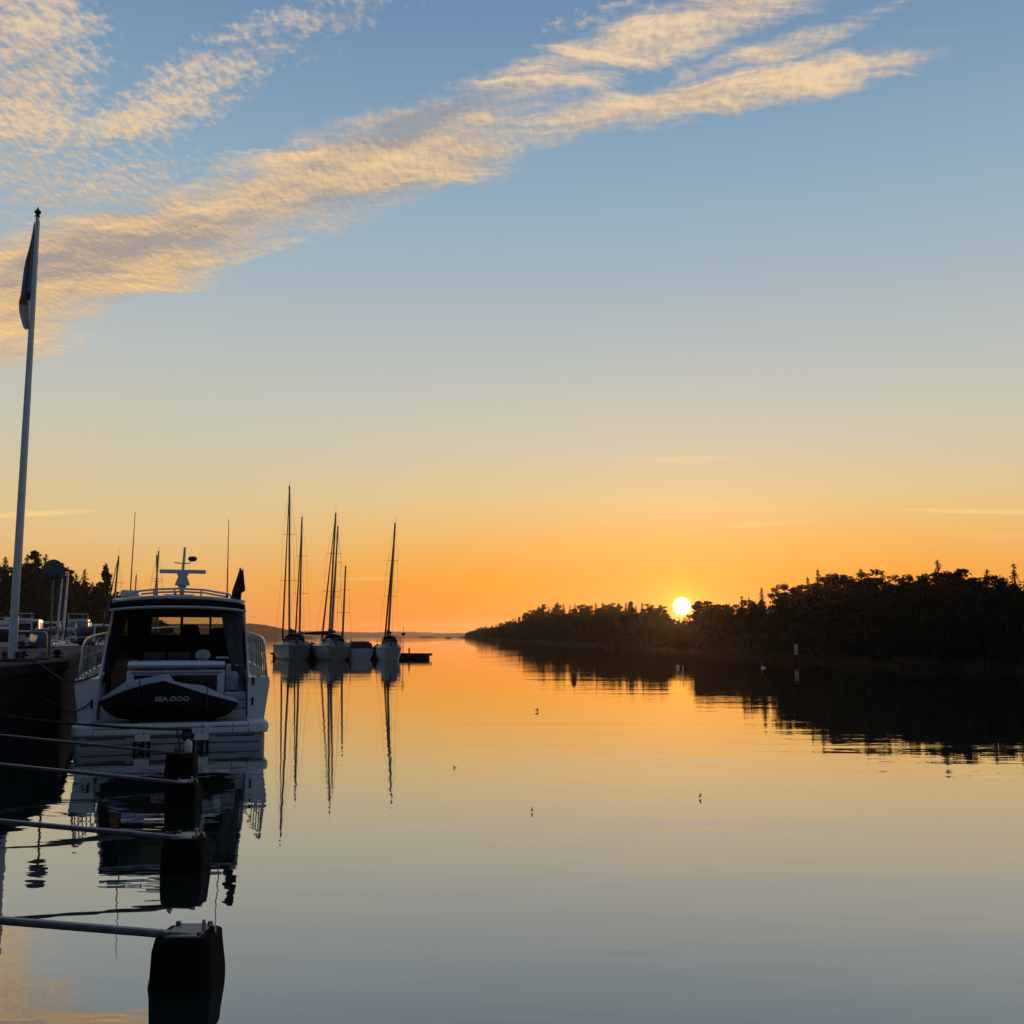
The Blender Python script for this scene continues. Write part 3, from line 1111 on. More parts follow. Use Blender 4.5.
slab(m, 1.77, 0.0, 1.2, 0.255, 0.47, 0.16, bul=0.01)
m.build('swim_platform', WHITE, MBT, smooth=35)
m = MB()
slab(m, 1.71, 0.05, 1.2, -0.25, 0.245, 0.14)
m.build('lower_transom', mat('gelcoat with painted shade', (0.30, 0.31, 0.33), 0.45, var=0.1, scale=1.5), MBT, smooth=35)  # darker grey than the hull: shadow below the platform put into the colour
m = MB()
for x0, x1 in ((-1.70, -1.42), (-1.36, -0.72), (0.72, 1.36), (1.42, 1.70), (-0.6, 0.6)):
    if abs(x0) > 1.38 and abs(x1) > 1.38:
        y = 0.03
    else:
        y = -0.006
    m.box(x0, y - 0.004, 0.385, x1, y + 0.02, 0.40)
for x0, x1 in ((-1.5, -0.8), (0.8, 1.5), (-0.62, 0.62)):
    m.box(x0, 0.042, 0.200, x1, 0.07, 0.222)
m.box(-1.6, 0.042, 0.085, 1.6, 0.07, 0.105)
for x in (-1.38, -0.5, 0.55, 1.1, 1.39):
    m.box(x - 0.006, -0.008, 0.27, x + 0.006, 0.02, 0.45)
m.build('groove', SEAL, MBT, smooth=0)
for x in (-0.52, 0.53):
    m = MB()
    m.box(x - 0.135, -0.03, 0.15, x + 0.135, 0.075, 0.27)
    o = m.build('bracket_box', WHITE, MBT, bevel=0.012)
    m = MB()
    for dx_ in (-0.13, 0.02, 0.12):
        m.box(x + dx_ - 0.02, -0.005, 0.0, x + dx_ + 0.02, 0.07, 0.15)
    m.box(x - 0.06, 0.0, 0.03, x - 0.01, 0.07, 0.1)
    m.build('hinge_arm', BLACK, MBT, bevel=0.004)
# platform teak
m = MB()
for k in range(9):
    y0 = 0.2 + k * 0.105
    m.box(-1.5, y0, 0.466, 1.4, y0 + 0.1, 0.478)
m.build('platform_planking', TEAK, MBT, smooth=0)
# hull-end fittings
m = MB()
for sx in (-1, 1):
    for z in (0.72, 1.12):
        if sx == 1 or z < 0.8:
            m.box(sx * 1.50 - 0.02, 0.875, z, sx * 1.50 + 0.02, 0.91, z + 0.16)
m.build('latch', BLACK, MBT, bevel=0.005)
for sx in (-1, 1):
    m = MB()
    z = sheer_at(1.1)
    x = sx * 1.62
    m.box(x - 0.04, 1.02, z, x + 0.04, 1.18, z + 0.03)
    m.tube([(x, 0.93, z + 0.06), (x, 1.0, z + 0.075), (x, 1.2, z + 0.075), (x, 1.27, z + 0.06)], 0.016, 6)
    m.tube([(x, 1.05, z + .02), (x, 1.05, z + 0.07)], 0.016, 6)
    m.tube([(x, 1.15, z + .02), (x, 1.15, z + 0.07)], 0.016, 6)
    m.build('cleat', STEEL, MBT)

# steps on the starboard side
m = MB()
m.box(0.98, 0.98, 0.47, 1.39, 1.22, 0.64)
m.box(0.98, 1.22, 0.47, 1.39, 1.5, 0.80)
m.box(0.98, 1.5, 0.47, 1.39, 1.9, 0.95)
m.build('boarding_steps', WHITE2, MBT, bevel=0.02)
m = MB()
m.box(1.0, 0.99, 0.642, 1.37, 1.2, 0.652)
m.box(1.0, 1.23, 0.802, 1.37, 1.48, 0.812)
m.build('step_tread', WOOD, MBT)
m = MB()
m.box(-1.36, 1.0, 0.47, -0.98, 2.0, 0.9)
m.build('port_locker', WHITE2, MBT, bevel=0.03)
# stern seat unit
m = MB()
m.box(-0.94, 1.7, 0.6, -0.80, 2.35, 1.40)
m.box(0.82, 1.7, 0.6, 0.97, 2.35, 1.40)
m.box(-0.80, 1.70, 1.30, 0.82, 2.35, 1.40)
m.box(-0.80, 1.70, 0.6, 0.82, 2.35, 0.72)
m.box(-0.80, 1.90, 0.72, 0.82, 2.35, 1.30)
m.build('stern_seat', WHITE, MBT, bevel=0.02)
m = MB()
m.box(-0.795, 1.88, 0.73, 0.815, 1.899, 1.29)
m.build('garage_panel', DARKGLASS, MBT)
m = MB()
secs = []
for x in (-0.93, -0.90, -0.5, 0, 0.5, 0.94, 0.97):
    k = 0.8 if abs(x) > 0.91 else 1.0
    secs.append([Vector((x, 1.95 + 0.33 * math.cos(a) * k, 1.51 + 0.085 * math.sin(a) * k)) for a in [2 * math.pi * i / 14 for i in range(14)]])
m.loft(secs)
m.build('seat_pad', WHITE, MBT, smooth=50)
m = MB()
m.tube([(-0.86, 1.68, 1.36), (0.9, 1.68, 1.36)], 0.016, 8)
m.build('grab_rail', STEEL, MBT)

# cabin: side walls of dark glass, arch legs, roof, windscreen with mullions
def wall_pts(t):
    bt = min(beam_at(t) - 0.33, 1.52)
    return bt, sheer_at(t), bt - 0.12 - 0.02 * t * 0, 2.80


for sx in (-1, 1):
    m = MB()
    secs = []
    for t in (3.3, 4.5, 6.0, 7.2, 8.2):
        bt, z0, tt, z1 = wall_pts(t)
        if t > 7:
            z1 = interp([(7.0, 2.72), (8.2, 2.05)], t)
            tt = bt - 0.12 * (z1 - z0) / 1.4
        secs.append([Vector((sx * bt, t, z0 - .05)), Vector((sx * tt, t, z1)), Vector((sx * (tt - 0.05), t, z1)), Vector((sx * (bt - 0.05), t, z0 - .05))])
    m.loft(secs)
    m.build('side_window', DARKGLASS, MBT, smooth=30)
    m = MB()
    # arch leg sweeping from roof down to the quarter
    P_ = [(1.33, 3.3, 2.84, 0.10), (1.42, 3.05, 2.2, 0.12), (1.455, 2.7, 1.7, 0.2), (1.445, 2.0, 1.36, 0.45), (1.43, 1.4, 1.27, 0.3)]
    secs = []
    for x, t, z, w_ in P_:
        secs.append([Vector((sx * (x - 0.02), t - w_ / 2, z)), Vector((sx * (x + 0.02), t - w_ / 2, z)), Vector((sx * (x + 0.02), t + w_ / 2, z)), Vector((sx * (x - 0.02), t + w_ / 2, z))])
    m.loft(secs)
    m.build('arch_leg', WHITE2, MBT, smooth=50, bevel=0.01)
m = MB()
secs = []
for t, w_, zc_, th in ((2.75, 1.24, 2.86, 0.05), (2.9, 1.36, 2.88, 0.14), (3.4, 1.42, 2.90, 0.17), (4.6, 1.43, 2.92, 0.18), (6.2, 1.38, 2.92, 0.17), (7.0, 1.28, 2.86, 0.12), (7.25, 1.15, 2.80, 0.05)):
    top, bot = [], []
    for i in range(13):
        u = -1 + i / 6
        cz = zc_ + 0.10 * (1 - abs(u) ** 2.5)
        top.append(Vector((u * w_, t, cz)))
        bot.append(Vector((u * w_ * 0.98, t, cz - th * (1 - 0.4 * abs(u) ** 4))))
    secs.append(top + bot[::-1])
m.loft(secs)
m.build('roof', WHITE2, MBT, smooth=40)
m = MB()      # dark moulding and lower header at the aft end of the roof
secs = []
for i in range(13):
    u = -1 + i / 6
    z = 2.88 + 0.09 * (1 - abs(u) ** 2.5) - 0.10
    secs.append([Vector((u * 1.38, 2.74, z)), Vector((u * 1.38, 2.70, z - 0.06)), Vector((u * 1.39, 2.78, z - 0.13)), Vector((u * 1.39, 3.1, z - 0.13)), Vector((u * 1.38, 3.1, z))])
m.loft(secs)
m.build('roof_edge', CANVASD, MBT, smooth=40)
m = MB()
secs = []
for i in range(13):
    u = -1 + i / 6
    z = 2.67 + 0.08 * (1 - abs(u) ** 2.5)
    secs.append([Vector((u * 1.40, 2.70, z)), Vector((u * 1.40, 2.67, z - 0.03)), Vector((u * 1.40, 2.72, z - 0.06)), Vector((u * 1.40, 2.8, z - 0.06)), Vector((u * 1.40, 2.8, z))])
m.loft(secs)
m.build('roof_gutter', WHITE2, MBT, smooth=40)
# windscreen
wz0, wz1 = 2.14, 2.60
m = MB()
for x0, x1 in ((-1.40, -0.74), (-0.03, 0.04), (0.70, 0.76), (1.06, 1.40)):
    m.add([(x0, 8.05, wz0), (x1, 8.05, wz0), (x1 * 0.97, 7.2, 2.86), (x0 * 0.97, 7.2, 2.86), (x0, 8.13, wz0), (x1, 8.13, wz0), (x1 * .97, 7.28, 2.86), (x0 * .97, 7.28, 2.86)],
          [(0, 1, 2, 3), (7, 6, 5, 4), (0, 4, 5, 1), (1, 5, 6, 2), (2, 6, 7, 3), (3, 7, 4, 0)])
m.box(-1.34, 7.25, 2.58, 1.34, 7.52, 2.79)
m.box(-1.28, 6.9, 2.70, 1.28, 7.2, 2.93)
m.build('windscreen_frame', SEAL, MBT, smooth=0)
m = MB()
m.add([(-1.36, 8.09, wz0), (1.36, 8.09, wz0), (1.30, 7.24, 2.84), (-1.30, 7.24, 2.84)], [(0, 1, 2, 3)])
m.build('windscreen', GLASS, MBT, smooth=0)
m = MB()
m.box(-1.40, 7.2, 1.3, 1.40, 8.15, wz0)
m.box(0.05, 6.6, 1.3, 1.3, 7.2, 1.95)
m.build('dashboard', DARKIN, MBT, bevel=0.04)
m = MB()      # coachroof ahead of the screen
secs = []
for t, w_, z in ((8.16, 1.35, 2.12), (8.8, 1.2, 1.98), (9.8, 0.9, 1.8), (10.8, 0.55, 1.72)):
    secs.append([Vector((-w_, t, sheer_at(t) - .05)), Vector((-w_ * .85, t, z)), Vector((0, t, z + 0.05)), Vector((w_ * .85, t, z)), Vector((w_, t, sheer_at(t) - .05))])
m.loft(secs)
m.build('foredeck', WHITE, MBT, smooth=50)
# interior
for x, top in ((0.24, 2.38), (0.88, 2.30)):
    m = MB()
    secs = []
    for z, w_, d_ in ((1.2, 0.22, 0.24), (1.5, 0.25, 0.26), (1.62, 0.22, 0.08), (top - 0.3, 0.23, 0.08), (top - 0.06, 0.19, 0.07), (top, 0.13, 0.05)):
        secs.append([Vector((x + w_ * math.copysign(abs(math.cos(a)) ** .5, math.cos(a)), 5.5 + (0.0 if z > 1.6 else 0.1) + d_ * math.sin(a), z)) for a in [2 * math.pi * i / 14 for i in range(14)]])
    m.loft(secs)
    m.lathe([(0.2, 0.62), (0.07, 0.66), (0.07, 1.22)], (x, 5.6, 0), 10)
    m.build('helm_seat', DARKIN, MBT)
m = MB()
m.box(-1.32, 2.9, 0.62, -0.82, 3.4, 1.60)
m.build('galley_cabinet', WOOD, MBT, bevel=0.02)
m = MB()
m.box(-1.3, 3.5, 0.62, -0.75, 6.4, 1.15)
m.box(-1.34, 3.5, 1.15, -1.18, 6.4, 1.75)
m.build('saloon_sofa', DARKIN, MBT, bevel=0.05)
m = MB()
m.box(1.02, 2.5, 0.62, 1.38, 3.2, 1.50)
m.box(0.80, 2.95, 1.60, 1.38, 3.1, 1.66)
m.build('wet_bar', WHITE2, MBT, bevel=0.03)
m = MB()
m.box(-0.7, 3.0, 1.35, -0.25, 3.12, 1.75)
m.box(-0.2, 3.0, 1.35, 0.28, 3.12, 1.75)
m.build('seat_cushion', CURTAIN, MBT, bevel=0.05)

# canvas curtains
def curtain(sx, x0, w_top, w_bot, zt_, zb_, t0):
    m = MB()
    NU, NV = 22, 12
    vs, fs = [], []
    for j in range(NV + 1):
        v = j / NV
        for i in range(NU + 1):
            u = i / NU
            ww = w_top + (w_bot - w_top) * v
            xo = x0 + 0.10 * v ** 1.5
            vs.append((sx * (xo - ww * (1 - u)), t0 - 0.75 * v ** 2 + 0.018 * math.sin(u * 13 + v * 3) + 0.012 * math.sin(u * 31 - v * 5) * v, zt_ + (zb_ - zt_) * v))
    for j in range(NV):
        for i in range(NU):
            a = j * (NU + 1) + i
            fs.append((a, a + 1, a + NU + 2, a + NU + 1))
    m.add(vs, fs)
    o = m.build('canvas_curtain', CURTAIN if sx > 0 else CANVASD, MBT, smooth=80)
    s_ = o.modifiers.new('thickness', 'SOLIDIFY')
    s_.thickness = 0.006


curtain(1, 1.33, 0.46, 0.24, 2.68, 1.12, 2.95)
curtain(-1, 1.33, 0.30, 0.12, 2.68, 1.15, 2.95)

# side rails
for sx in (-1, 1):
    m = MB()
    top = []
    for t, zadd in ((0.98, 0.0), (0.98, 0.45), (1.03, 0.56), (1.2, 0.64), (1.8, 0.72), (2.8, 0.76), (4.2, 0.76), (6, 0.74), (8, 0.7), (9.6, 0.68), (10.6, 0.66), (11.6, 0.64), (12.4, 0.62)):
        top.append((sx * (beam_at(t) - 0.06 - (0.05 if zadd > .4 else 0)), t, sheer_at(t) + zadd))
    m.tube(top, 0.021, 8)
    mid = []
    for t in (1.0, 1.8, 2.8, 4.2, 6, 8, 9.6, 10.6, 11.6, 12.3):
        mid.append((sx * (beam_at(t) - 0.085), t, sheer_at(t) + 0.36))
    m.tube(mid, 0.010, 6)
    m.build('rail', STEEL, MBT)
    for t in (1.65, 2.35, 3.1, 3.9, 4.8, 5.8, 6.8, 8, 9.2, 10.4):
        m = MB()
        h_ = interp([(1.2, 0.64), (1.8, 0.72), (2.8, 0.76), (4.2, 0.76), (6, 0.74), (8, 0.7), (10.4, 0.66)], t)
        m.tube([(sx * (beam_at(t) - 0.06), t, sheer_at(t) - .01), (sx * (beam_at(t) - 0.11), t, sheer_at(t) + h_)], 0.014, 6)
        m.lathe([(0.035, 0), (0.03, 0.02), (0.015, 0.04)], (sx * (beam_at(t) - 0.06), t, sheer_at(t)), 8)
        m.build('stanchion', STEEL, MBT)

# roof rack, radar mast, aerials
m = MB()
for t in (3.3, 4.9):
    zz = 3.03
    m.tube([(-1.0, t, 2.93), (-0.97, t, zz + .03), (-0.5, t, zz + 0.09), (0, t, zz + 0.11), (0.5, t, zz + 0.09), (1.05, t, zz), (1.12, t, 2.92)], 0.022, 8)
    for x in (-0.55, -0.12, 0.45):
        m.tube([(x, t, 2.96), (x, t, zz + 0.09)], 0.018, 6)
m.build('roof_rail', WHITE2, MBT)
m = MB()
m.box(-1.24, 3.3, 2.93, -0.86, 4.3, 3.10)
m.build('liferaft_case', WHITE, MBT, bevel=0.05)
m = MB()
m.box(-0.35, 4.2, 3.0, 0.3, 5.4, 3.05)
m.build('sunroof', DARKGLASS, MBT, bevel=0.015)
mast = MB()
MX = 0.02
T5 = 5.0
mast.lathe([(0.11, 2.98), (0.08, 3.05), (0.055, 3.08), (0.055, 3.2), (0.10, 3.26), (0.10, 3.30)], (MX, T5, 0), 12)
secs = []
for z, a, c in ((3.29, 0.17, 0.12), (3.34, 0.16, 0.12), (3.50, 0.10, 0.10), (3.58, 0.14, 0.10), (3.60, 0.2, 0.1)):
    secs.append([Vector((MX + x * a, T5 + y * c, z)) for x, y in ((-1, -1), (1, -1), (1, 1), (-1, 1))])
mast.loft(secs)
mo = mast.build('radar_mast', WHITE2, MBT, bevel=0.012)
m = MB()
m.box(-0.53 + MX, T5 - 0.06, 3.575, 0.53 + MX, T5 + 0.06, 3.665)
m.build('radar_bar', WHITE2, mo, bevel=0.03)
m = MB()
m.tube([(MX, T5, 3.66), (MX + 0.02, T5, 4.0), (MX + 0.025, T5, 4.20)], [0.035, 0.032, 0.026], 8)
m.build('light_pole', WHITE2, mo)
m = MB()
m.tube([(MX - 0.2, T5, 3.83), (MX + 0.02, T5, 3.81), (MX + .14, T5, 3.82), (MX + 0.18, T5, 3.88)], 0.012, 6)
m.lathe([(0.001, 3.86), (0.06, 3.87), (0.105, 3.91), (0.105, 3.95), (0.06, 3.985), (0.001, 3.99)], (MX + 0.21, T5, 0), 14)
m.build('dome_light', SEAL, mo)
for x, ztop, t in ((-1.10, 4.95, 4.4), (1.03, 4.82, 4.2)):
    m = MB()
    dx_ = 0.015 if x < 0 else -0.01
    m.lathe([(0.03, 2.9), (0.03, 3.05), (0.015, 3.07)], (x, t, 0), 8)
    m.tube([(x, t, 3.0), (x + dx_, t, (3 + ztop) / 2), (x + dx_ * 2, t, ztop)], [0.015, 0.011, 0.006], 6)
    m.build('whip_aerial', BLACK, MBT)

# flag on the roof quarter
FB = MBT.matrix_basis
fl = thing('boat_flag', 'dark drooping flag on a staff at the motorboat roof corner', 'flag', (0, 0, 0))
fl.location = Matrix.LocRotScale(Vector(bp), fl.rotation_euler, None) @ (Matrix.Rotation(-BH, 3, 'Z') @ Vector((1.16, 2.95, 2.74)))
fl.rotation_euler = (0, 0, -BH)
m = MB()
m.tube([(-0.02, 0, 0.0), (0.04, 0, 0.45), (0.09, 0, 0.86)], [0.014, 0.012, 0.008], 6)
m.build('staff', WOOD, fl)
m = MB()
vs, fs = [], []
NU, NV = 8, 16
for j in range(NV + 1):
    v = j / NV
    for i in range(NU + 1):
        u = i / NU
        wl = interp([(0, 0.01), (0.2, 0.07), (0.45, 0.15), (0.62, 0.21), (0.68, 0.13), (1.0, 0.15)], v)
        cx = 0.085 - 0.11 * v
        vs.append((cx - 0.07 * min(1, v * 1.6) + (wl + 0.07) * u, 0.05 * math.sin(u * 10 + v * 3) * (0.2 + v), 0.84 - 0.80 * v + 0.03 * math.sin(u * 7)))
for j in range(NV):
    for i in range(NU):
        a = j * (NU + 1) + i
        fs.append((a, a + 1, a + NU + 2, a + NU + 1))
m.add(vs, fs)
o = m.build('cloth', FLAGD, fl, smooth=80)
o.modifiers.new('thickness', 'SOLIDIFY').thickness = 0.006


def onboat(v):
    return Vector(bp) + Matrix.Rotation(-BH, 3, 'Z') @ Vector(v)


def boat_thing(name, label, cat, v):
    t_ = thing(name, label, cat, onboat(v))
    t_.rotation_euler = (0, 0, -BH)
    return t_


# round white buoy fenders lying in the cockpit
bf = boat_thing('ball_fender', 'round white ball fender on the motorboat stern seat', 'fender', (0.52, 2.12, 1.585))
m = MB()
m.lathe([(0.0, 0.0), (0.09, 0.012), (0.14, 0.06), (0.155, 0.12), (0.13, 0.19), (0.07, 0.225), (0.03, 0.23), (0.0, 0.235)], n=18)
m.build('body', CANVAS, bf)
m = MB()
m.lathe([(0.03, 0.225), (0.03, 0.26), (0.012, 0.265)], n=8)
m.build('eye', BLACK, bf)
bf = boat_thing('cylinder_fender', 'upright pale fender beside the motorboat stern seat', 'fender', (1.13, 1.72, 0.952))
m = MB()
m.lathe([(0.0, 0.0), (0.07, 0.01), (0.12, 0.06), (0.125, 0.3), (0.10, 0.38), (0.04, 0.42), (0.0, 0.43)], n=16)
m.build('body', CANVAS, bf)
m = MB()
m.lathe([(0.035, 0.41), (0.03, 0.46), (0.01, 0.465)], n=8)
m.build('eye', BLACK, bf)

# mooring lines of the motorboat
c0 = onboat((-1.62, 1.05, 1.36))
m = MB()
m.tube([onboat((-1.42, 1.02, 1.36)), onboat((-1.55, 0.90, 1.30)), onboat((-1.82, 0.86, 1.22)), onboat((-2.05, 0.95, 1.26)), Vector((-9.9, 21.6, QZ + .02)), Vector((-10.6, 22.0, QZ + .03))], 0.018, 6)
tag(m.build('mooring_rope', ROPE), 'black mooring line over the upper left corner of the motorboat stern', 'rope')
m = MB()
m.tube([onboat((-1.50, 0.87, 0.86)), onboat((-1.62, 0.83, 0.74)), onboat((-1.80, 0.8, 0.66)), onboat((-2.0, 1.0, 0.72)), Vector((-9.75, 20.9, 1.0)), Vector((-9.7, 20.9, 1.5))], 0.014, 6)
tag(m.build('mooring_rope', ROPE), 'thin mooring line slung low from the motorboat hull to the quay', 'rope')

# ------------------------------------------------------------------ covered water scooter across the platform
JS = boat_thing('water_scooter', 'water scooter under a black and grey cover across the swim platform', 'water scooter', (0, 0.56, 0.478))
TOPL = [(-1.34, 0.42), (-1.28, 0.47), (-1.1, 0.60), (-0.88, 0.76), (-0.42, 0.84), (-0.17, 0.90), (-0.08, 0.86), (0.0, 0.75), (0.3, 0.69), (0.52, 0.67), (0.72, 0.58), (0.95, 0.47), (1.16, 0.40), (1.19, 0.37)]
BOTL = [(-1.34, 0.36), (-1.3, 0.27), (-1.15, 0.14), (-0.95, 0.06), (-0.6, 0.03), (0.6, 0.03), (0.9, 0.05), (1.1, 0.14), (1.19, 0.3)]
MIDL = [(-1.34, 0.40), (-1.1, 0.50), (-0.85, 0.62), (-0.45, 0.73), (-0.17, 0.78), (0.0, 0.72), (0.3, 0.62), (0.6, 0.52), (0.95, 0.42), (1.19, 0.35)]
HWL = [(-1.34, 0.04), (-1.2, 0.16), (-1.0, 0.30), (-0.7, 0.43), (-0.3, 0.5), (0.4, 0.5), (0.9, 0.46), (1.1, 0.42), (1.19, 0.36)]
xs = [-1.34, -1.28, -1.2, -1.1, -1.0, -0.88, -0.7, -0.55, -0.42, -0.3, -0.17, -0.08, 0.0, 0.15, 0.3, 0.45, 0.52, 0.62, 0.72, 0.85, 0.95, 1.08, 1.16, 1.19]
side, topc, hullm = MB(), MB(), MB()
ss, ts, hs_ = [], [], []
for x in xs:
    zt_, zm, zb_, hw = interp(TOPL, x), interp(MIDL, x), interp(BOTL, x), interp(HWL, x)
    zw = zb_ + (zm - zb_) * 0.42
    wv = 0.012 * math.sin(x * 23)
    ss.append([Vector((x, -hw * 0.93 + wv, zm)), Vector((x, -hw - wv, zb_ + (zm - zb_) * 0.7)), Vector((x, -hw, zw)), Vector((x, -hw * .97 + wv, zw - 0.04)),
               Vector((x, hw * .97, zw - 0.04)), Vector((x, hw, zw)), Vector((x, hw, zb_ + (zm - zb_) * 0.7)), Vector((x, hw * 0.93, zm))])
    ts.append([Vector((x, -hw * 0.93 - .004 + wv, zm - 0.015)), Vector((x, -hw * 0.60, zm + (zt_ - zm) * 0.62 + wv * .5)), Vector((x, -hw * 0.22, zt_ - 0.01)), Vector((x, 0, zt_)), Vector((x, hw * 0.22, zt_ - 0.01)),
               Vector((x, hw * 0.6, zm + (zt_ - zm) * 0.62)), Vector((x, hw * 0.93 + .004, zm - 0.015))])
    hs_.append([Vector((x * .985, -hw * 0.93, zw - 0.03)), Vector((x * .985, -hw * 0.75, zb_ + .05)), Vector((x * .985, -hw * .4, zb_)), Vector((x * .985, hw * .4, zb_)), Vector((x * .985, hw * 0.75, zb_ + .05)), Vector((x * .985, hw * 0.93, zw - 0.03))])
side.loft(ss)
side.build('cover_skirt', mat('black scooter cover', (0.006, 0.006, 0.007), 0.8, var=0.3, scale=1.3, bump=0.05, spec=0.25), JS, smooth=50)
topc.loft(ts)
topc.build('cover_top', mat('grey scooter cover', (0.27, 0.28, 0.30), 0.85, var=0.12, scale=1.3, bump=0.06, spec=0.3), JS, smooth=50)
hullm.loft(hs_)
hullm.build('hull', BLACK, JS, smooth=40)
for x in (-0.62, 0.62):
    zt_, zm, zb_, hw = interp(TOPL, x), interp(MIDL, x), interp(BOTL, x), interp(HWL, x)
    m = MB()
    m.tube([(x, -hw - .004, zb_ + (zm - zb_) * 0.42), (x, -hw - .008, zb_ + (zm - zb_) * 0.7), (x, -hw * 0.95 - .004, zm), (x, -hw * 0.6, zm + (zt_ - zm) * 0.62 + .006), (x, -hw * .22, zt_ - .002), (x, 0, zt_ + .008),
            (x, hw * .22, zt_ - .002), (x, hw * .6, zm + (zt_ - zm) * .62 + .006), (x, hw * .95, zm), (x, hw + .006, zb_ + (zm - zb_) * 0.5)], 0.010, 5)
    m.build('strap', SEAL, JS)
m = MB()
for x in (-0.7, 0.7):
    m.box(x - 0.06, -0.42, 0.0, x + 0.06, 0.42, 0.06)
m.build('chock', BLACK, JS, bevel=0.01)
fc = bpy.data.curves.new('lettering', 'FONT')
fc.body = 'SEA-DOO'
fc.size = 0.118
fc.extrude = 0.003
fc.offset = 0.0035
fc.space_character = 1.02
fc.align_x = 'CENTER'
tmp = bpy.data.objects.new('lettering_curve', fc)
COL.objects.link(tmp)
dg_ = bpy.context.evaluated_depsgraph_get()
me = bpy.data.meshes.new_from_object(tmp.evaluated_get(dg_))
bpy.data.objects.remove(tmp)
xsv = [v.co.x for v in me.vertices]
wd = max(xsv) - min(xsv)
for v in me.vertices:
    v.co.x *= 0.62 / wd
me.materials.clear()
me.materials.append(LETTER)
lt = bpy.data.objects.new('lettering', me)
COL.objects.link(lt)
lt.parent = JS
lt.rotation_euler = (math.pi / 2 - 0.05, 0, 0)
lt.location = (-0.02, -0.512, 0.405)


# ------------------------------------------------------------------ other boats
def hull_loft(m, L, B, fb, stern=0.8, bow=0.03, rake=0.06, kz=-0.3, sternrake=0.0):
    secs = []
    for i in range(15):
        s_ = i / 14
        if s_ < 0.45:
            hb = B / 2 * (stern + (1 - stern) * math.sin(s_ / 0.45 * math.pi / 2))
        else:
            hb = B / 2 * max(bow, math.cos((s_ - 0.45) / 0.55 * math.pi / 2) ** 0.75)
        z = fb * (1.0 + 0.22 * max(0, s_ - 0.3) ** 1.5)
        ring = []
        y = s_ * L
        half = [(0, kz * (1 - s_ ** 3)), (hb * 0.5, kz * 0.55 * (1 - s_ ** 3)), (hb * 0.76, 0.06), (hb * 0.92, fb * 0.4), (hb, z - 0.08), (hb * 0.99, z), (hb * 0.5, z + 0.03), (0, z + 0.05)]
        rr = half + [(-x, zz) for x, zz in half[-2:0:-1]]
        for x, zz in rr:
            yy = y + rake * L * (zz / fb) * (s_ ** 4) + sternrake * max(0.0, 1 - s_ * 5) * (1 - max(0, zz) / fb - 0.5)
            ring.append(Vector((x, yy, zz)))
        secs.append(ring)
    m.loft(secs)


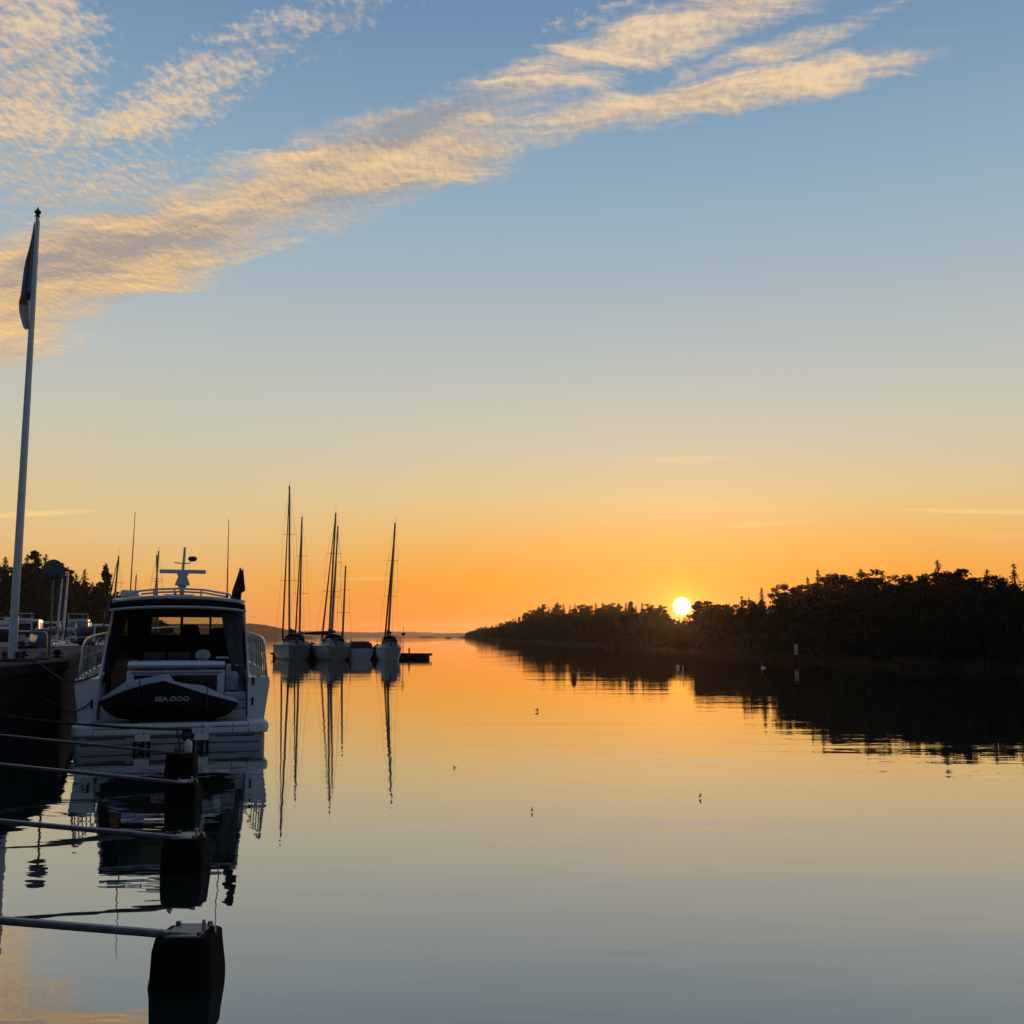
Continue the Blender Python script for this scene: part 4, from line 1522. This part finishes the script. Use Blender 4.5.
def sailboat(px, wl, dist, az, L, B, fb, top, label, mast_x=0.55, lean=0.0, hullm=WHITE2, cover=CANVASN, boomaz=0.0, mastm=None, hood=False, name='sailing_boat', jib=True, bimini=False, group='sailing boats along the floating dock'):
    """px, wl: pixel of the mast foot column and of the waterline; top: pixel row of the mast head"""
    pm = W(px, wl, dist)
    a = az
    fwd = Vector((math.sin(a), math.cos(a), 0))
    loc = Vector((pm.x, pm.y, 0)) - fwd * (L * mast_x)
    zt_ = W(px, top, dist).z
    rt = thing(name, label, 'sailing boat', loc, a, group)
    # roll about the boat's own long axis is taken into the mast lean
    m = MB()
    hull_loft(m, L, B, fb, stern=0.6, sternrake=1.1)
    m.build('hull', hullm, rt, smooth=40)
    m = MB()
    m_ = MB()
    hull_loft(m_, L * 0.97, B * 0.76, 0.13, stern=0.6)
    for k_ in range(len(m_.v)):
        m_.v[k_] = (m_.v[k_][0], m_.v[k_][1] + 0.45, m_.v[k_][2] - 0.02)
    m_.build('boot_top', ANTIF, rt, smooth=40)
    zc_ = fb + 0.03
    secs = []
    for s_, w_, h_ in ((0.30, 0.30, 0.42), (0.34, 0.31, 0.46), (0.55, 0.28, 0.42), (0.68, 0.20, 0.28), (0.74, 0.12, 0.05)):
        y = s_ * L
        secs.append([Vector((-w_ * B, y, zc_ - .05)), Vector((-w_ * B * .85, y, zc_ + h_ * .85)), Vector((0, y, zc_ + h_)), Vector((w_ * B * .85, y, zc_ + h_ * .85)), Vector((w_ * B, y, zc_ - .05))])
    m.loft(secs)
    m.build('coachroof', WHITE2, rt, smooth=40)
    for sx in (-1, 1):
        m = MB()
        m.add([(sx * (0.302 * B * .93 + .02), 0.36 * L, zc_ + 0.14), (sx * (0.285 * B * .93 + .02), 0.54 * L, zc_ + 0.14), (sx * (0.27 * B * .93 + .02), 0.54 * L, zc_ + 0.28), (sx * (0.29 * B * .93 + .02), 0.36 * L, zc_ + 0.30)], [(0, 1, 2, 3)])
        m.build('cabin_window', DARKGLASS, rt, smooth=0)
    # cockpit coamings and well
    m = MB()
    m.box(-B * 0.30, 0.03 * L, zc_ - 0.02, -B * 0.24, 0.30 * L, zc_ + 0.22)
    m.box(B * 0.24, 0.03 * L, zc_ - 0.02, B * 0.30, 0.30 * L, zc_ + 0.22)
    m.build('coaming', WHITE2, rt, bevel=0.03)
    m = MB()
    for sx in (-1, 1):
        pts_ = []
        for k_ in range(11):
            s_ = k_ / 10
            hb = B / 2 * (0.6 + 0.4 * math.sin(min(1, s_ / 0.45) * math.pi / 2)) if s_ < 0.45 else B / 2 * max(0.03, math.cos((s_ - 0.45) / 0.55 * math.pi / 2) ** 0.75)
            z_ = fb * (1.0 + 0.22 * max(0, s_ - 0.3) ** 1.5)
            pts_.append((sx * hb * 1.005, s_ * L + 0.06 * L * s_ ** 4 - (0.5 if s_ == 0 else 0) * 1.1, z_ - 0.05))
        m.tube(pts_, 0.045, 5)
    m.build('toe_rail', SEAL, rt)
    m = MB()
    m.tube([(B * .12, -0.45, fb * .75), (B * .12, -0.62, fb * .75), (B * .12, -0.35, 0.1)], 0.02, 5)
    m.tube([(B * .26, -0.45, fb * .75), (B * .26, -0.62, fb * .75), (B * .26, -0.35, 0.1)], 0.02, 5)
    m.build('stern_ladder', STEEL, rt)
    m = MB()
    m.tube([(-B * .3 + .16 * math.cos(a_), -0.02, zc_ + .35 + .2 * math.sin(a_)) for a_ in [math.pi * (-.25 + 1.5 * i / 10) for i in range(11)]], 0.055, 6)
    m.build('horseshoe_buoy', ORANGE if int(px) % 2 else FENDER, rt)
    m = MB()
    m.tube([(.38 * math.cos(a_), 0.12 * L, zc_ + .55 + .38 * math.sin(a_)) for a_ in [math.pi * 2 * i / 14 for i in range(15)]], 0.018, 5)
    m.box(-.09, .125 * L, zc_ - .1, .09, .15 * L, zc_ + .6)
    m.build('steering_wheel', SEAL, rt)
    # rig
    mz = zc_ + 0.4
    my = mast_x * L
    hx = lean
    m = MB()
    m.tube([(0, my, mz - 0.4), (hx * 0.5, my - 0.03, (mz + zt_) / 2), (hx, my - 0.08, zt_)], [0.105, 0.10, 0.075], 8)
    m.tube([(hx, my - .08, zt_), (hx + .02, my - .1, zt_ + 0.55)], 0.012, 4)
    m.build('mast', mastm or ALU, rt)
    m = MB()
    for k, w_ in ((0.38, 0.42), (0.68, 0.32)):
        zz = mz + (zt_ - mz) * k
        m.tube([(hx * k - w_ * B * 0.62, my - .15, zz), (hx * k, my - .03, zz + 0.04), (hx * k + w_ * B * 0.62, my - .15, zz)], 0.02, 5)
    m.build('spreader', ALU, rt)
    m = MB()
    for sx in (-1, 1):
        z1 = mz + (zt_ - mz) * 0.38
        m.tube([(sx * B * 0.44, my - 0.15, zc_), (hx * .38 + sx * 0.42 * B * 0.62, my - .15, z1), (hx * .68 + sx * 0.32 * B * .62, my - .15, mz + (zt_ - mz) * .68), (hx, my - 0.08, zt_ - 0.2)], 0.008, 4)
    m.tube([(0, 0.02 * L, zc_), (hx, my - 0.08, zt_)], 0.008, 4)
    m.build('shroud', ALU, rt)
    if jib:
        m = MB()
        m.tube([(0, L * 1.0, fb * 1.2), (hx * .4, L * 1.0 + (my - L) * 0.4, fb * 1.2 + (zt_ - fb * 1.2) * 0.4), (hx * .95, L * 1.0 + (my - L) * 0.95, fb * 1.2 + (zt_ - fb * 1.2) * 0.95)], [0.09, 0.075, 0.025], 7)
        m.build('furled_jib', cover, rt)
    # boom under its sail cover
    m = MB()
    bl = L * 0.36
    ba = boomaz
    d_ = Vector((math.sin(ba), -math.cos(ba), 0))
    b0_ = Vector((0, my - 0.1, mz + 0.75))
    secs = []
    for k, w_, h_ in ((0.0, 0.13, 0.42), (0.12, 0.15, 0.32), (0.5, 0.13, 0.22), (0.9, 0.10, 0.14), (1.0, 0.05, 0.06)):
        c = b0_ + d_ * bl * k
        nrm = Vector((d_.y, -d_.x, 0))
        secs.append([c + nrm * w_ * math.cos(a_) + Vector((0, 0, h_ * math.sin(a_) * (1 if math.sin(a_) > 0 else 0.5))) for a_ in [2 * math.pi * i / 10 for i in range(10)]])
    m.loft(secs)
    m.build('covered_boom', cover, rt, smooth=60)
    # pulpit and pushpit
    m = MB()
    for sx in (-1, 1):
        m.tube([(sx * B * .38, 0.03 * L, zc_ - .02), (sx * B * .38, 0.02 * L, zc_ + .58)], 0.015, 5)
        m.tube([(sx * B * .42, 0.14 * L, zc_ - .02), (sx * B * .42, 0.14 * L, zc_ + .58)], 0.015, 5)
        m.tube([(sx * B * .46, 0.45 * L, zc_ - .02), (sx * B * .46, 0.45 * L, zc_ + .58)], 0.012, 5)
        m.tube([(sx * B * .36, 0.75 * L, zc_ + .1), (sx * B * .36, 0.75 * L, zc_ + .7)], 0.012, 5)
        m.tube([(sx * B * .38, 0.02 * L, zc_ + .58), (sx * B * .42, 0.14 * L, zc_ + .58), (sx * B * .46, 0.45 * L, zc_ + .58), (sx * B * .36, 0.75 * L, zc_ + .7), (sx * .02, 1.02 * L, zc_ + 0.95)], 0.010, 5)
    m.tube([(-B * .38, 0.02 * L, zc_ + .58), (-B * .2, -0.01 * L, zc_ + .6), (B * .2, -.01 * L, zc_ + .6), (B * .38, 0.02 * L, zc_ + .58)], 0.016, 5)
    m.build('pushpit', STEEL, rt)
    if hood:
        m = MB()
        secs = []
        for y_, w_, h_ in ((0.40, 0.26, 0.30), (0.36, 0.29, 0.85), (0.29, 0.30, 1.0), (0.24, 0.30, 0.95)):
            secs.append([Vector((math.cos(a_) * w_ * B, y_ * L, zc_ + 0.2 + (h_ - 0.2) * abs(math.sin(a_)) ** 0.6)) for a_ in [math.pi * i / 12 for i in range(13)]])
        m.loft(secs, closed=False)
        o = m.build('sprayhood', cover, rt, smooth=60)
        o.modifiers.new('thickness', 'SOLIDIFY').thickness = 0.01
    if bimini:
        m = MB()
        for y_ in (0.06, 0.2):
            m.tube([(-B * .34, y_ * L, zc_), (-B * .34, y_ * L, zc_ + 0.75), (-B * .28, y_ * L, zc_ + .9), (B * .28, y_ * L, zc_ + .9), (B * .34, y_ * L, zc_ + .75), (B * .34, y_ * L, zc_)], 0.02, 6)
        m.build('arch', ALU, rt)
    return rt


# group along the floating dock
sailboat(289, 658, 97, R(-20.0), 11.0, 3.1, 1.3, 486, 'white sailing boat with the tallest mast in the middle group', lean=-0.38, cover=CANVASD, hood=True, hullm=HULLGREY)
sailboat(299, 656, 104, R(-17.5), 9.5, 2.8, 1.15, 517, 'sailing boat right behind the one with the tallest mast', lean=-0.05, hullm=HULLBLUE)
sailboat(328.5, 658, 94, R(-19), 9.6, 3.0, 1.25, 513, 'white sailing boat with a sprayhood in the middle of the group', lean=0.38, hood=True, cover=CANVASD, bimini=False, hullm=HULLCREAM)
sailboat(331, 655, 108, R(-12), 10.0, 2.8, 1.15, 526, 'sailing boat hidden behind the one with the sprayhood', lean=0.45, boomaz=R(-75), hullm=HULLBLUE, cover=CANVASD)
sailboat(342, 655, 106, R(-9), 7.6, 2.3, 1.1, 566, 'sailing boat with the shortest mast of the middle group', lean=0.2, jib=False, hullm=WHITE2)
sailboat(387.5, 659.5, 91, R(-11.5), 8.2, 2.15, 1.15, 523, 'single white sailing boat at the right end of the floating dock', lean=0.5, bimini=True, cover=CANVASD, hood=True)


def cruiser(px, wl, dist, az, L, B, fb, zr, label, canopy=None, hullm=WHITE2, cat='motorboat', flybridge=False, screen=True, mast_=0.0, group=None, hard=True, rel=False):
    p = W(px, wl, dist)
    if rel:
        az = math.atan2(p.x, p.y) + az
    rt = thing('cabin_cruiser', label, 'motorboat', (p.x, p.y, 0), az, group)
    m = MB()
    hull_loft(m, L, B, fb, stern=0.9, rake=0.10)
    m.build('hull', hullm, rt, smooth=40)
    m = MB()
    m.tube([(-B * .48, 0.1, fb * .95)] + [(-B * .5, L * .4, fb * 1.0)], 0.03, 5)
    m.tube([(B * .48, 0.1, fb * .95)] + [(B * .5, L * .4, fb * 1.0)], 0.03, 5)
    m.build('rubbing_strake', BLACK, rt)
    z0 = fb
    if hard:
        secs = []
        for s_, w_, z in ((0.28, 0.40, zr - .03), (0.30, 0.41, zr), (0.5, 0.39, zr - 0.02), (0.58, 0.37, zr - .12), (0.70, 0.33, z0 + (zr - z0) * 0.35), (0.86, 0.18, z0 + 0.25)):
            y = s_ * L
            secs.append([Vector((-w_ * B, y, z0 - .05)), Vector((-w_ * B * .86, y, z - .06)), Vector((-w_ * B * .75, y, z)), Vector((w_ * B * .75, y, z)), Vector((w_ * B * .86, y, z - .06)), Vector((w_ * B, y, z0 - .05))])
        m = MB()
        m.loft(secs)
        m.build('cabin', WHITE, rt, smooth=35)
        h_ = zr - z0
        for sx in (-1, 1):
            m = MB()
            m.add([(sx * (0.385 * B + .03), 0.31 * L, z0 + h_ * .42), (sx * (0.36 * B + .03), 0.55 * L, z0 + h_ * .42), (sx * (0.335 * B + .03), 0.53 * L, z0 + h_ * .82), (sx * (0.36 * B + .03), 0.31 * L, z0 + h_ * .85)], [(0, 1, 2, 3)])
            m.build('side_window', DARKGLASS, rt, smooth=0)
        m = MB()
        m.box(-0.3 * B, 0.28 * L - 0.03, z0 + h_ * .12, 0.3 * B, 0.28 * L - 0.012, z0 + h_ * .88)
        m.build('aft_window', DARKGLASS, rt)
        m = MB()
        m.add([(-0.30 * B, 0.71 * L, z0 + h_ * .38 + .03), (0.30 * B, 0.71 * L, z0 + h_ * .38 + .03), (0.30 * B, 0.595 * L, zr - .12), (-0.30 * B, 0.595 * L, zr - .12)], [(0, 1, 2, 3)])
        m.build('windscreen', DARKGLASS, rt, smooth=0)
        if flybridge:
            m = MB()
            m.box(-0.33 * B, 0.24 * L, zr + .01, 0.33 * B, 0.52 * L, zr + 0.38)
            m.build('flybridge', WHITE2, rt, bevel=0.08)
            m = MB()
            m.tube([(-0.33 * B, .26 * L, zr + .3), (-0.33 * B, .24 * L, zr + .95), (0.33 * B, .24 * L, zr + .95), (0.33 * B, .26 * L, zr + .3)], 0.05, 6)
            m.build('radar_arch', WHITE2, rt)
    else:
        m = MB()
        for sx in (-1, 1):
            m.add([(sx * .42 * B, .45 * L, z0), (sx * .36 * B, .62 * L, z0), (sx * .33 * B, .58 * L, zr), (sx * .39 * B, .43 * L, zr)], [(0, 1, 2, 3)])
        m.add([(-.36 * B, .62 * L, z0), (.36 * B, .62 * L, z0), (.33 * B, .58 * L, zr), (-.33 * B, .58 * L, zr)], [(0, 1, 2, 3)])
        m.build('windscreen', GLASS, rt, smooth=0)
        m = MB()
        m.tube([(-.42 * B, .45 * L, z0), (-.39 * B, .43 * L, zr), (-.33 * B, .58 * L, zr), (.33 * B, .58 * L, zr), (.39 * B, .43 * L, zr), (.42 * B, .45 * L, z0)], 0.03, 6)
        for sx in (-1, 1):
            m.tube([(sx * .36 * B, .62 * L, z0), (sx * .33 * B, .58 * L, zr)], 0.025, 6)
        m.build('screen_frame', WHITE, rt)
        m = MB()
        m.box(-0.3 * B, .2 * L, z0 - .1, .3 * B, .32 * L, z0 + .45)
        m.build('seat', WHITE2, rt, bevel=.06)
    if canopy is not None:
        cm, y0, y1, zt_ = canopy
        m = MB()
        secs = []
        for y_, k in ((y0, 0.6), (y0 + 0.04, 0.92), ((y0 + y1) / 2, 1.0), (y1, 0.98)):
            secs.append([Vector((math.copysign(abs(math.cos(a_)) ** .5, math.cos(a_)) * 0.44 * B, y_ * L, z0 + 0.02 + (zt_ - z0) * k * abs(math.sin(a_)) ** .55)) for a_ in [math.pi * i / 14 for i in range(15)]])
        m.loft(secs, closed=True)
        m.build('canopy', cm, rt, smooth=60)
    if mast_:
        m = MB()
        m.tube([(0, .3 * L, zr - .1), (0, .3 * L, zr + mast_)], [0.03, 0.012], 6)
        m.build('aerial', WHITE2, rt)
    m = MB()
    for sx in (-1, 1):
        m.tube([(sx * B * .46, .5 * L, fb * 1.03), (sx * B * .44, .55 * L, fb + .55), (sx * B * .3, .82 * L, fb + .75), (sx * .03, 1.05 * L, fb + .85)], 0.014, 5)
    m.build('bow_rail', STEEL, rt)
    return rt


cruiser(362, 658, 93, R(-14), 6.0, 2.2, 0.95, 1.6, 'low motorboat under a grey canopy beside the sailing boat with sprayhood', canopy=(CANVASN, 0.03, 0.62, 1.6), hard=False)
cruiser(254, 654, 120, R(-30), 7.5, 2.6, 1.3, 2.4, 'small grey-topped cruiser just right of the big motorboat', canopy=(CANVAS, 0.05, 0.35, 2.3))

# floating dock
dk = thing('floating_dock', 'long low dark floating dock where the middle boats are moored', 'floating dock', (0, 0, 0))
m = MB()
A, Bq = W(276, 655, 101), W(428, 655, 95)
A.z = Bq.z = 0
u = (Bq - A).normalized()
M = Matrix.Translation(A) @ u.to_track_quat('Y', 'Z').to_matrix().to_4x4()
Ld = (Bq - A).length
m.box(-0.9, 0, 0.30, 0.9, Ld, 0.52, M=M)
m.build('deck', TIMBER, dk, bevel=0.02)
m = MB()
for k in range(8):
    y = 0.1 + k * (Ld - 0.2) / 8
    m.box(-0.75, y, -0.3, 0.75, y + (Ld - 0.2) / 8 - 0.08, 0.295, M=M)
m.build('float', CONC, dk, bevel=0.04)
m = MB()
for k in range(9):
    m.lathe([(0.07, 0.5), (0.07, 1.0), (0.0, 1.02)], M @ Vector((0.8, 0.3 + k * Ld / 9, 0)), 8)
m.build('post', TIMBER, dk)
pe = M @ Vector((0.98, Ld - 1.0, 0))
bf = thing('ball_fender', 'dark ball fender hanging on the end of the floating dock', 'fender', (pe.x, pe.y - .1, 0.02))
m = MB()
m.lathe([(0, -0.05), (0.16, 0), (0.24, 0.15), (0.2, 0.3), (0.06, 0.38), (0, 0.4)], n=14)
m.build('body', BLACK, bf)
m = MB()
m.tube([(0, 0, .38), (0, 0.02, .5)], 0.012, 5)
m.build('line', ROPE, bf)
pl = W(403, 655, 95)
lp = thing('dock_light', 'thin post with a round lamp on the floating dock', 'lamp post', (pl.x, pl.y, 0.5))
m = MB()
zl = W(403, 634, 95).z - 0.5
m.tube([(0, 0, 0), (0, 0, zl + 0.75)], [0.035, 0.02], 6)
m.build('post', ALU, lp)
m = MB()
m.lathe([(0, zl - .18), (0.16, zl - .12), (0.2, zl), (0.12, zl + .12), (0, zl + .15)], n=12)
m.build('lantern', SEAL, lp)
m = MB()
for px in (378, 381, 297, 308):
    pass
# dark gear heaps on the dock between the boats
for px, w_, h_, lb in ((306, 1.1, 0.9, 'dark heap of covered gear on the dock left of the sprayhood boat'), (379, 0.7, 0.75, 'dark heap of covered gear on the dock left of the single boat')):
    c = W(px, 655, 98)
    m = MB()
    secs = []
    for z, k in ((0, 1), (0.3, 1.05), (0.7, 0.8), (1.0, 0.35)):
        secs.append([Vector((w_ * k * math.cos(a_) * (1 + .15 * math.sin(3 * a_ + z * 5)), 0.6 * k * math.sin(a_), z * h_ * (1 + .1 * math.sin(2 * a_)))) for a_ in [2 * math.pi * i / 14 for i in range(14)]])
    m.loft(secs)
    o = m.build('gear_heap', CANVASD, smooth=60)
    o.location = (c.x, 98.2 if px > 350 else 99.5, 0.52)
    tag(o, lb, 'gear heap')

# left marina, behind the quay
GM = 'boats moored behind the quay'
for px, dist, az, L, B, fb_, zr, lb, kw in (
        (30, 125, -22, 10.5, 3.6, 1.7, 3.9, 'large white flybridge cruiser behind the flagpole', dict(flybridge=True, mast_=1.1)),
        (14, 98, -25, 8.0, 2.9, 1.5, 2.9, 'white cruiser with dark canopy at the left picture edge', dict(canopy=(CANVASD, 0.05, 0.3, 2.6))),
        (36, 105, 10, 7.5, 2.7, 1.4, 2.4, 'white open boat with black canopy behind the blue tarpaulin', dict(canopy=(CANVASD, 0.03, 0.5, 2.75), hard=False)),
        (74, 118, 6, 9.5, 3.2, 1.7, 3.7, 'hardtop cruiser with teal canopy in the middle of the marina', dict(canopy=(CANVAST, 0.02, 0.3, 3.5), flybridge=True)),
        (62, 90, -28, 6.5, 2.4, 1.25, 2.1, 'small white boat with framed windscreen at the quay end', dict(hard=False)),
        (88, 110, 8, 8.0, 2.9, 1.5, 2.8, 'cruiser under a dusky canopy left of the motorboat rail', dict(canopy=(CURTAIN, 0.02, 0.4, 3.1))),
        (101, 105, 4, 8.0, 2.6, 1.5, 3.3, 'white cruiser half hidden behind the motorboat bow rail', dict(mast_=1.3)),
        (50, 134, 0, 9.0, 3.0, 1.6, 4.0, 'far white cruiser with aerial behind the sign post', dict(mast_=1.6)),
        (24, 140, 14, 9.0, 3.0, 1.6, 4.4, 'far white cruiser rising behind the flybridge cruiser', dict(mast_=1.2)),
        (4, 138, 0, 9.0, 3.2, 1.6, 4.2, 'far white cruiser at the left edge of the picture', dict(mast_=0.8)),
        (58, 124, -8, 7.0, 2.6, 1.4, 3.2, 'white cruiser between the sign post and the teal canopy boat', dict()),
        (94, 136, 5, 8.0, 2.8, 1.5, 3.7, 'far cruiser rising behind the dusky canopy boat', dict(canopy=(CANVASD, 0.02, 0.3, 3.2))),
        (46, 96, 18, 6.0, 2.2, 1.2, 1.9, 'low open boat just right of the blue tarpaulin', dict(hard=False, canopy=(CANVAS, 0.5, 0.9, 1.6)))):
    cruiser(px, 655, dist, R(az), L, B, fb_, zr, lb, group=GM, rel=True, **kw)
for px, dist, az, L, B, fb_, zr, lb, kw in (
        (16, 112, 10, 7.0, 2.6, 1.5, 2.7, 'white cruiser right behind the foot of the flagpole', dict()),
        (67, 104, -4, 7.0, 2.5, 1.4, 2.6, 'white cruiser with radar arch in front of the teal canopy boat', dict(flybridge=True)),
        (80, 128, 3, 8.5, 2.8, 1.6, 3.9, 'far white cruiser right of the teal canopy boat', dict(mast_=1.0)),
        (41, 122, 2, 7.5, 2.6, 1.5, 3.0, 'white cruiser left of the sign post', dict(mast_=0.8)),
        (8, 120, -6, 8.0, 2.8, 1.5, 3.3, 'white cruiser left of the flagpole', dict(flybridge=True)),
        (84, 94, -10, 6.0, 2.3, 1.2, 2.0, 'low open boat in front of the dusky canopy boat', dict(hard=False, canopy=(CANVASD, 0.05, 0.35, 1.7)))):
    cruiser(px, 655, dist, R(az), L, B, fb_, zr, lb, group=GM, rel=True, **kw)
SGM = 'sailing boats behind the quay'
for px, dist, az, top, ln, lb, j in ((55.5, 88, -10, 579, 0.25, 'sailing boat with sunlit mast just right of the round sign', False),
                                     (61.5, 92, -20, 572, 0.2, 'sailing boat with the second sunlit mast right of the sign', True),
                                     (110, 95, -35, 556, 0.35, 'sailing boat whose mast rises left of the motorboat roof', True),
                                     (151.5, 110, -22, 551, 0.3, 'sailing boat whose mast shows over the motorboat roof', True),
                                     (157, 112, -18, 555, -0.45, 'sailing boat whose mast leans across another over the motorboat roof', False),
                                     (132, 130, -22, 575, 0.1, 'far sailing boat with short mast left of the motorboat roof', False)):
    sailboat(px, 655, dist, R(az), 8.5, 2.8, 1.3, top, lb, lean=ln, jib=j, group=SGM, mastm=PAINTP if px < 70 else None)  # lighter paint on two masts stands in for sunlight on them

# ------------------------------------------------------------------ sea marks, birds
p = WZ(574, 679, 0)
rb = thing('buoy', 'red barrel buoy with a thin topmark on the water left of the sun', 'buoy', (p.x, p.y, 0))
rb.scale = (0.62,) * 3
m = MB()
m.lathe([(0.1, -0.3), (0.2, -0.1), (0.21, 0.3), (0.2, 0.5), (0.1, 0.62), (0.0, 0.64)], n=14)
m.build('body', RED, rb)
m = MB()
m.tube([(0, 0, .6), (0.01, 0, 1.05)], 0.015, 5)
m.build('topmark', BLACK, rb)
p = WZ(678, 668, 0)
rb = thing('buoy', 'small white ball buoy on the water under the sun', 'buoy', (p.x, p.y, 0))
rb.scale = (0.55,) * 3
m = MB()
m.lathe([(0, -0.1), (0.12, -.05), (0.2, 0.1), (0.16, 0.28), (0.05, 0.36), (0.05, .42), (0, 0.43)], n=14)
m.build('body', FENDER, rb)
m = MB()
m.lathe([(0.05, .40), (0.04, .47), (0, .475)], n=8)
m.build('eye', BLACK, rb)
p = WZ(683, 676, 0)
rb = thing('marker_pole', 'thin pale marker stick standing in the water under the sun', 'marker', (p.x, p.y, 0))
m = MB()
m.tube([(0, 0, -0.5), (0, 0, 0.55)], 0.022, 6)
m.build('stick', FENDER, rb)
m = MB()
m.lathe([(0.0, -.06), (0.07, -.04), (0.07, 0.04), (0, 0.06)], n=10)
m.build('float', WHITE2, rb)
p = WZ(763, 668, 0)
rb = thing('buoy', 'pale float with an upright stick near the right shore', 'buoy', (p.x, p.y, 0))
rb.scale = (0.6,) * 3
m = MB()
m.lathe([(0, -0.1), (0.22, -.05), (0.26, 0.05), (0.2, 0.14), (0, 0.18)], n=14)
m.build('body', FENDER, rb)
m = MB()
m.tube([(-.1, 0, .12), (-.1, 0, .62)], 0.02, 5)
m.build('topmark', FENDER, rb)
p = W(796, 657, 82.5)
rb = thing('channel_board', 'white board on a post at the right shore', 'sign', (p.x, p.y, 0))
zb_ = W(796, 654.5, 82.5).z
zt_ = W(796, 644.5, 82.5).z
m = MB()
m.box(-0.15, -0.03, zb_, 0.17, 0.0, zt_)
m.build('board', CANVAS, rb, bevel=.006)
m = MB()
m.tube([(0, .04, -0.4), (0, .04, zt_)], 0.035, 6)
m.build('post', TIMBER, rb)


def bird(px, py, Yd, az, up, span, label):
    p = WZ(px, py, Yd)
    m = MB()
    secs = []
    for y, r_ in ((-0.5, 0.02), (-0.35, 0.05), (-0.1, 0.10), (0.15, 0.11), (0.32, 0.07), (0.42, 0.065), (0.5, 0.03), (0.56, 0.008)):
        secs.append([Vector((r_ * math.cos(a_), y, r_ * .9 * math.sin(a_))) for a_ in [2 * math.pi * i / 8 for i in range(8)]])
    m.loft(secs)
    for sx in (-1, 1):
        a1, a2 = up
        x1, z1 = 0.45 * math.cos(a1), 0.45 * math.sin(a1)
        x2, z2 = x1 + 0.65 * math.cos(a2), z1 + 0.65 * math.sin(a2)
        secs = [[Vector((sx * x, y0, z + .012)), Vector((sx * x, y1, z + .02)), Vector((sx * x, y1, z - .012)), Vector((sx * x, y0, z - .012))]
                for x, z, y0, y1 in ((0.05, 0.03, -0.14, 0.22), (x1, z1, -0.12, 0.24), (x2 * .8 + x1 * .2, z2 * .8 + z1 * .2, -0.18, 0.08), (x2, z2, -0.26, -0.2))]
        m.loft(secs)
    m.loft([[Vector((-.04, -.4, .01)), Vector((.04, -.4, .01)), Vector((.04, -.4, -.01)), Vector((-.04, -.4, -.01))],
            [Vector((-.13, -.75, .01)), Vector((.13, -.75, .01)), Vector((.13, -.75, -.005)), Vector((-.13, -.75, -.005))]])
    o = m.build('bird', BIRDM, smooth=60)
    o.location = p
    o.rotation_euler = (R(8), R(25), -az)
    k = span / 2.0
    o.scale = (k, k, k)
    tag(o, label, 'bird', 'small birds flying low over the water')


bird(537, 710, 0.05, R(70), (0.5, -0.9), 0.20, 'small bird with drooped wings flying nearest the sunset reflection')
bird(532, 811, 0.015, R(80), (1.2, 0.9), 0.08, 'tiny bird low over the water, lowest of the small birds')
bird(700, 797, 0.018, R(-70), (1.1, 1.3), 0.09, 'tiny bird with raised wings below the setting sun')
bird(454.5, 767, 0.01, R(-80), (0.1, 0.05), 0.10, 'tiny bird with level wings, leftmost over the open water')

# ------------------------------------------------------------------ thin evening haze
m = MB()
m.box(-3200, -60, -1.0, 3200, 3050, 32)
hz = m.build('haze', FAR, smooth=0)
hm = bpy.data.materials.new('evening haze')
hm.use_nodes = True
ht = hm.node_tree
ht.nodes.clear()
ho = ht.nodes.new('ShaderNodeOutputMaterial')
hv = ht.nodes.new('ShaderNodeVolumePrincipled')
hv.inputs['Color'].default_value = (0.96, 0.85, 0.74, 1)
hv.inputs['Density'].default_value = 0.00012
hv.inputs['Anisotropy'].default_value = 0.82
ht.links.new(hv.outputs[0], ho.inputs['Volume'])
hz.data.materials.clear()
hz.data.materials.append(hm)
tag(hz, kind='stuff')
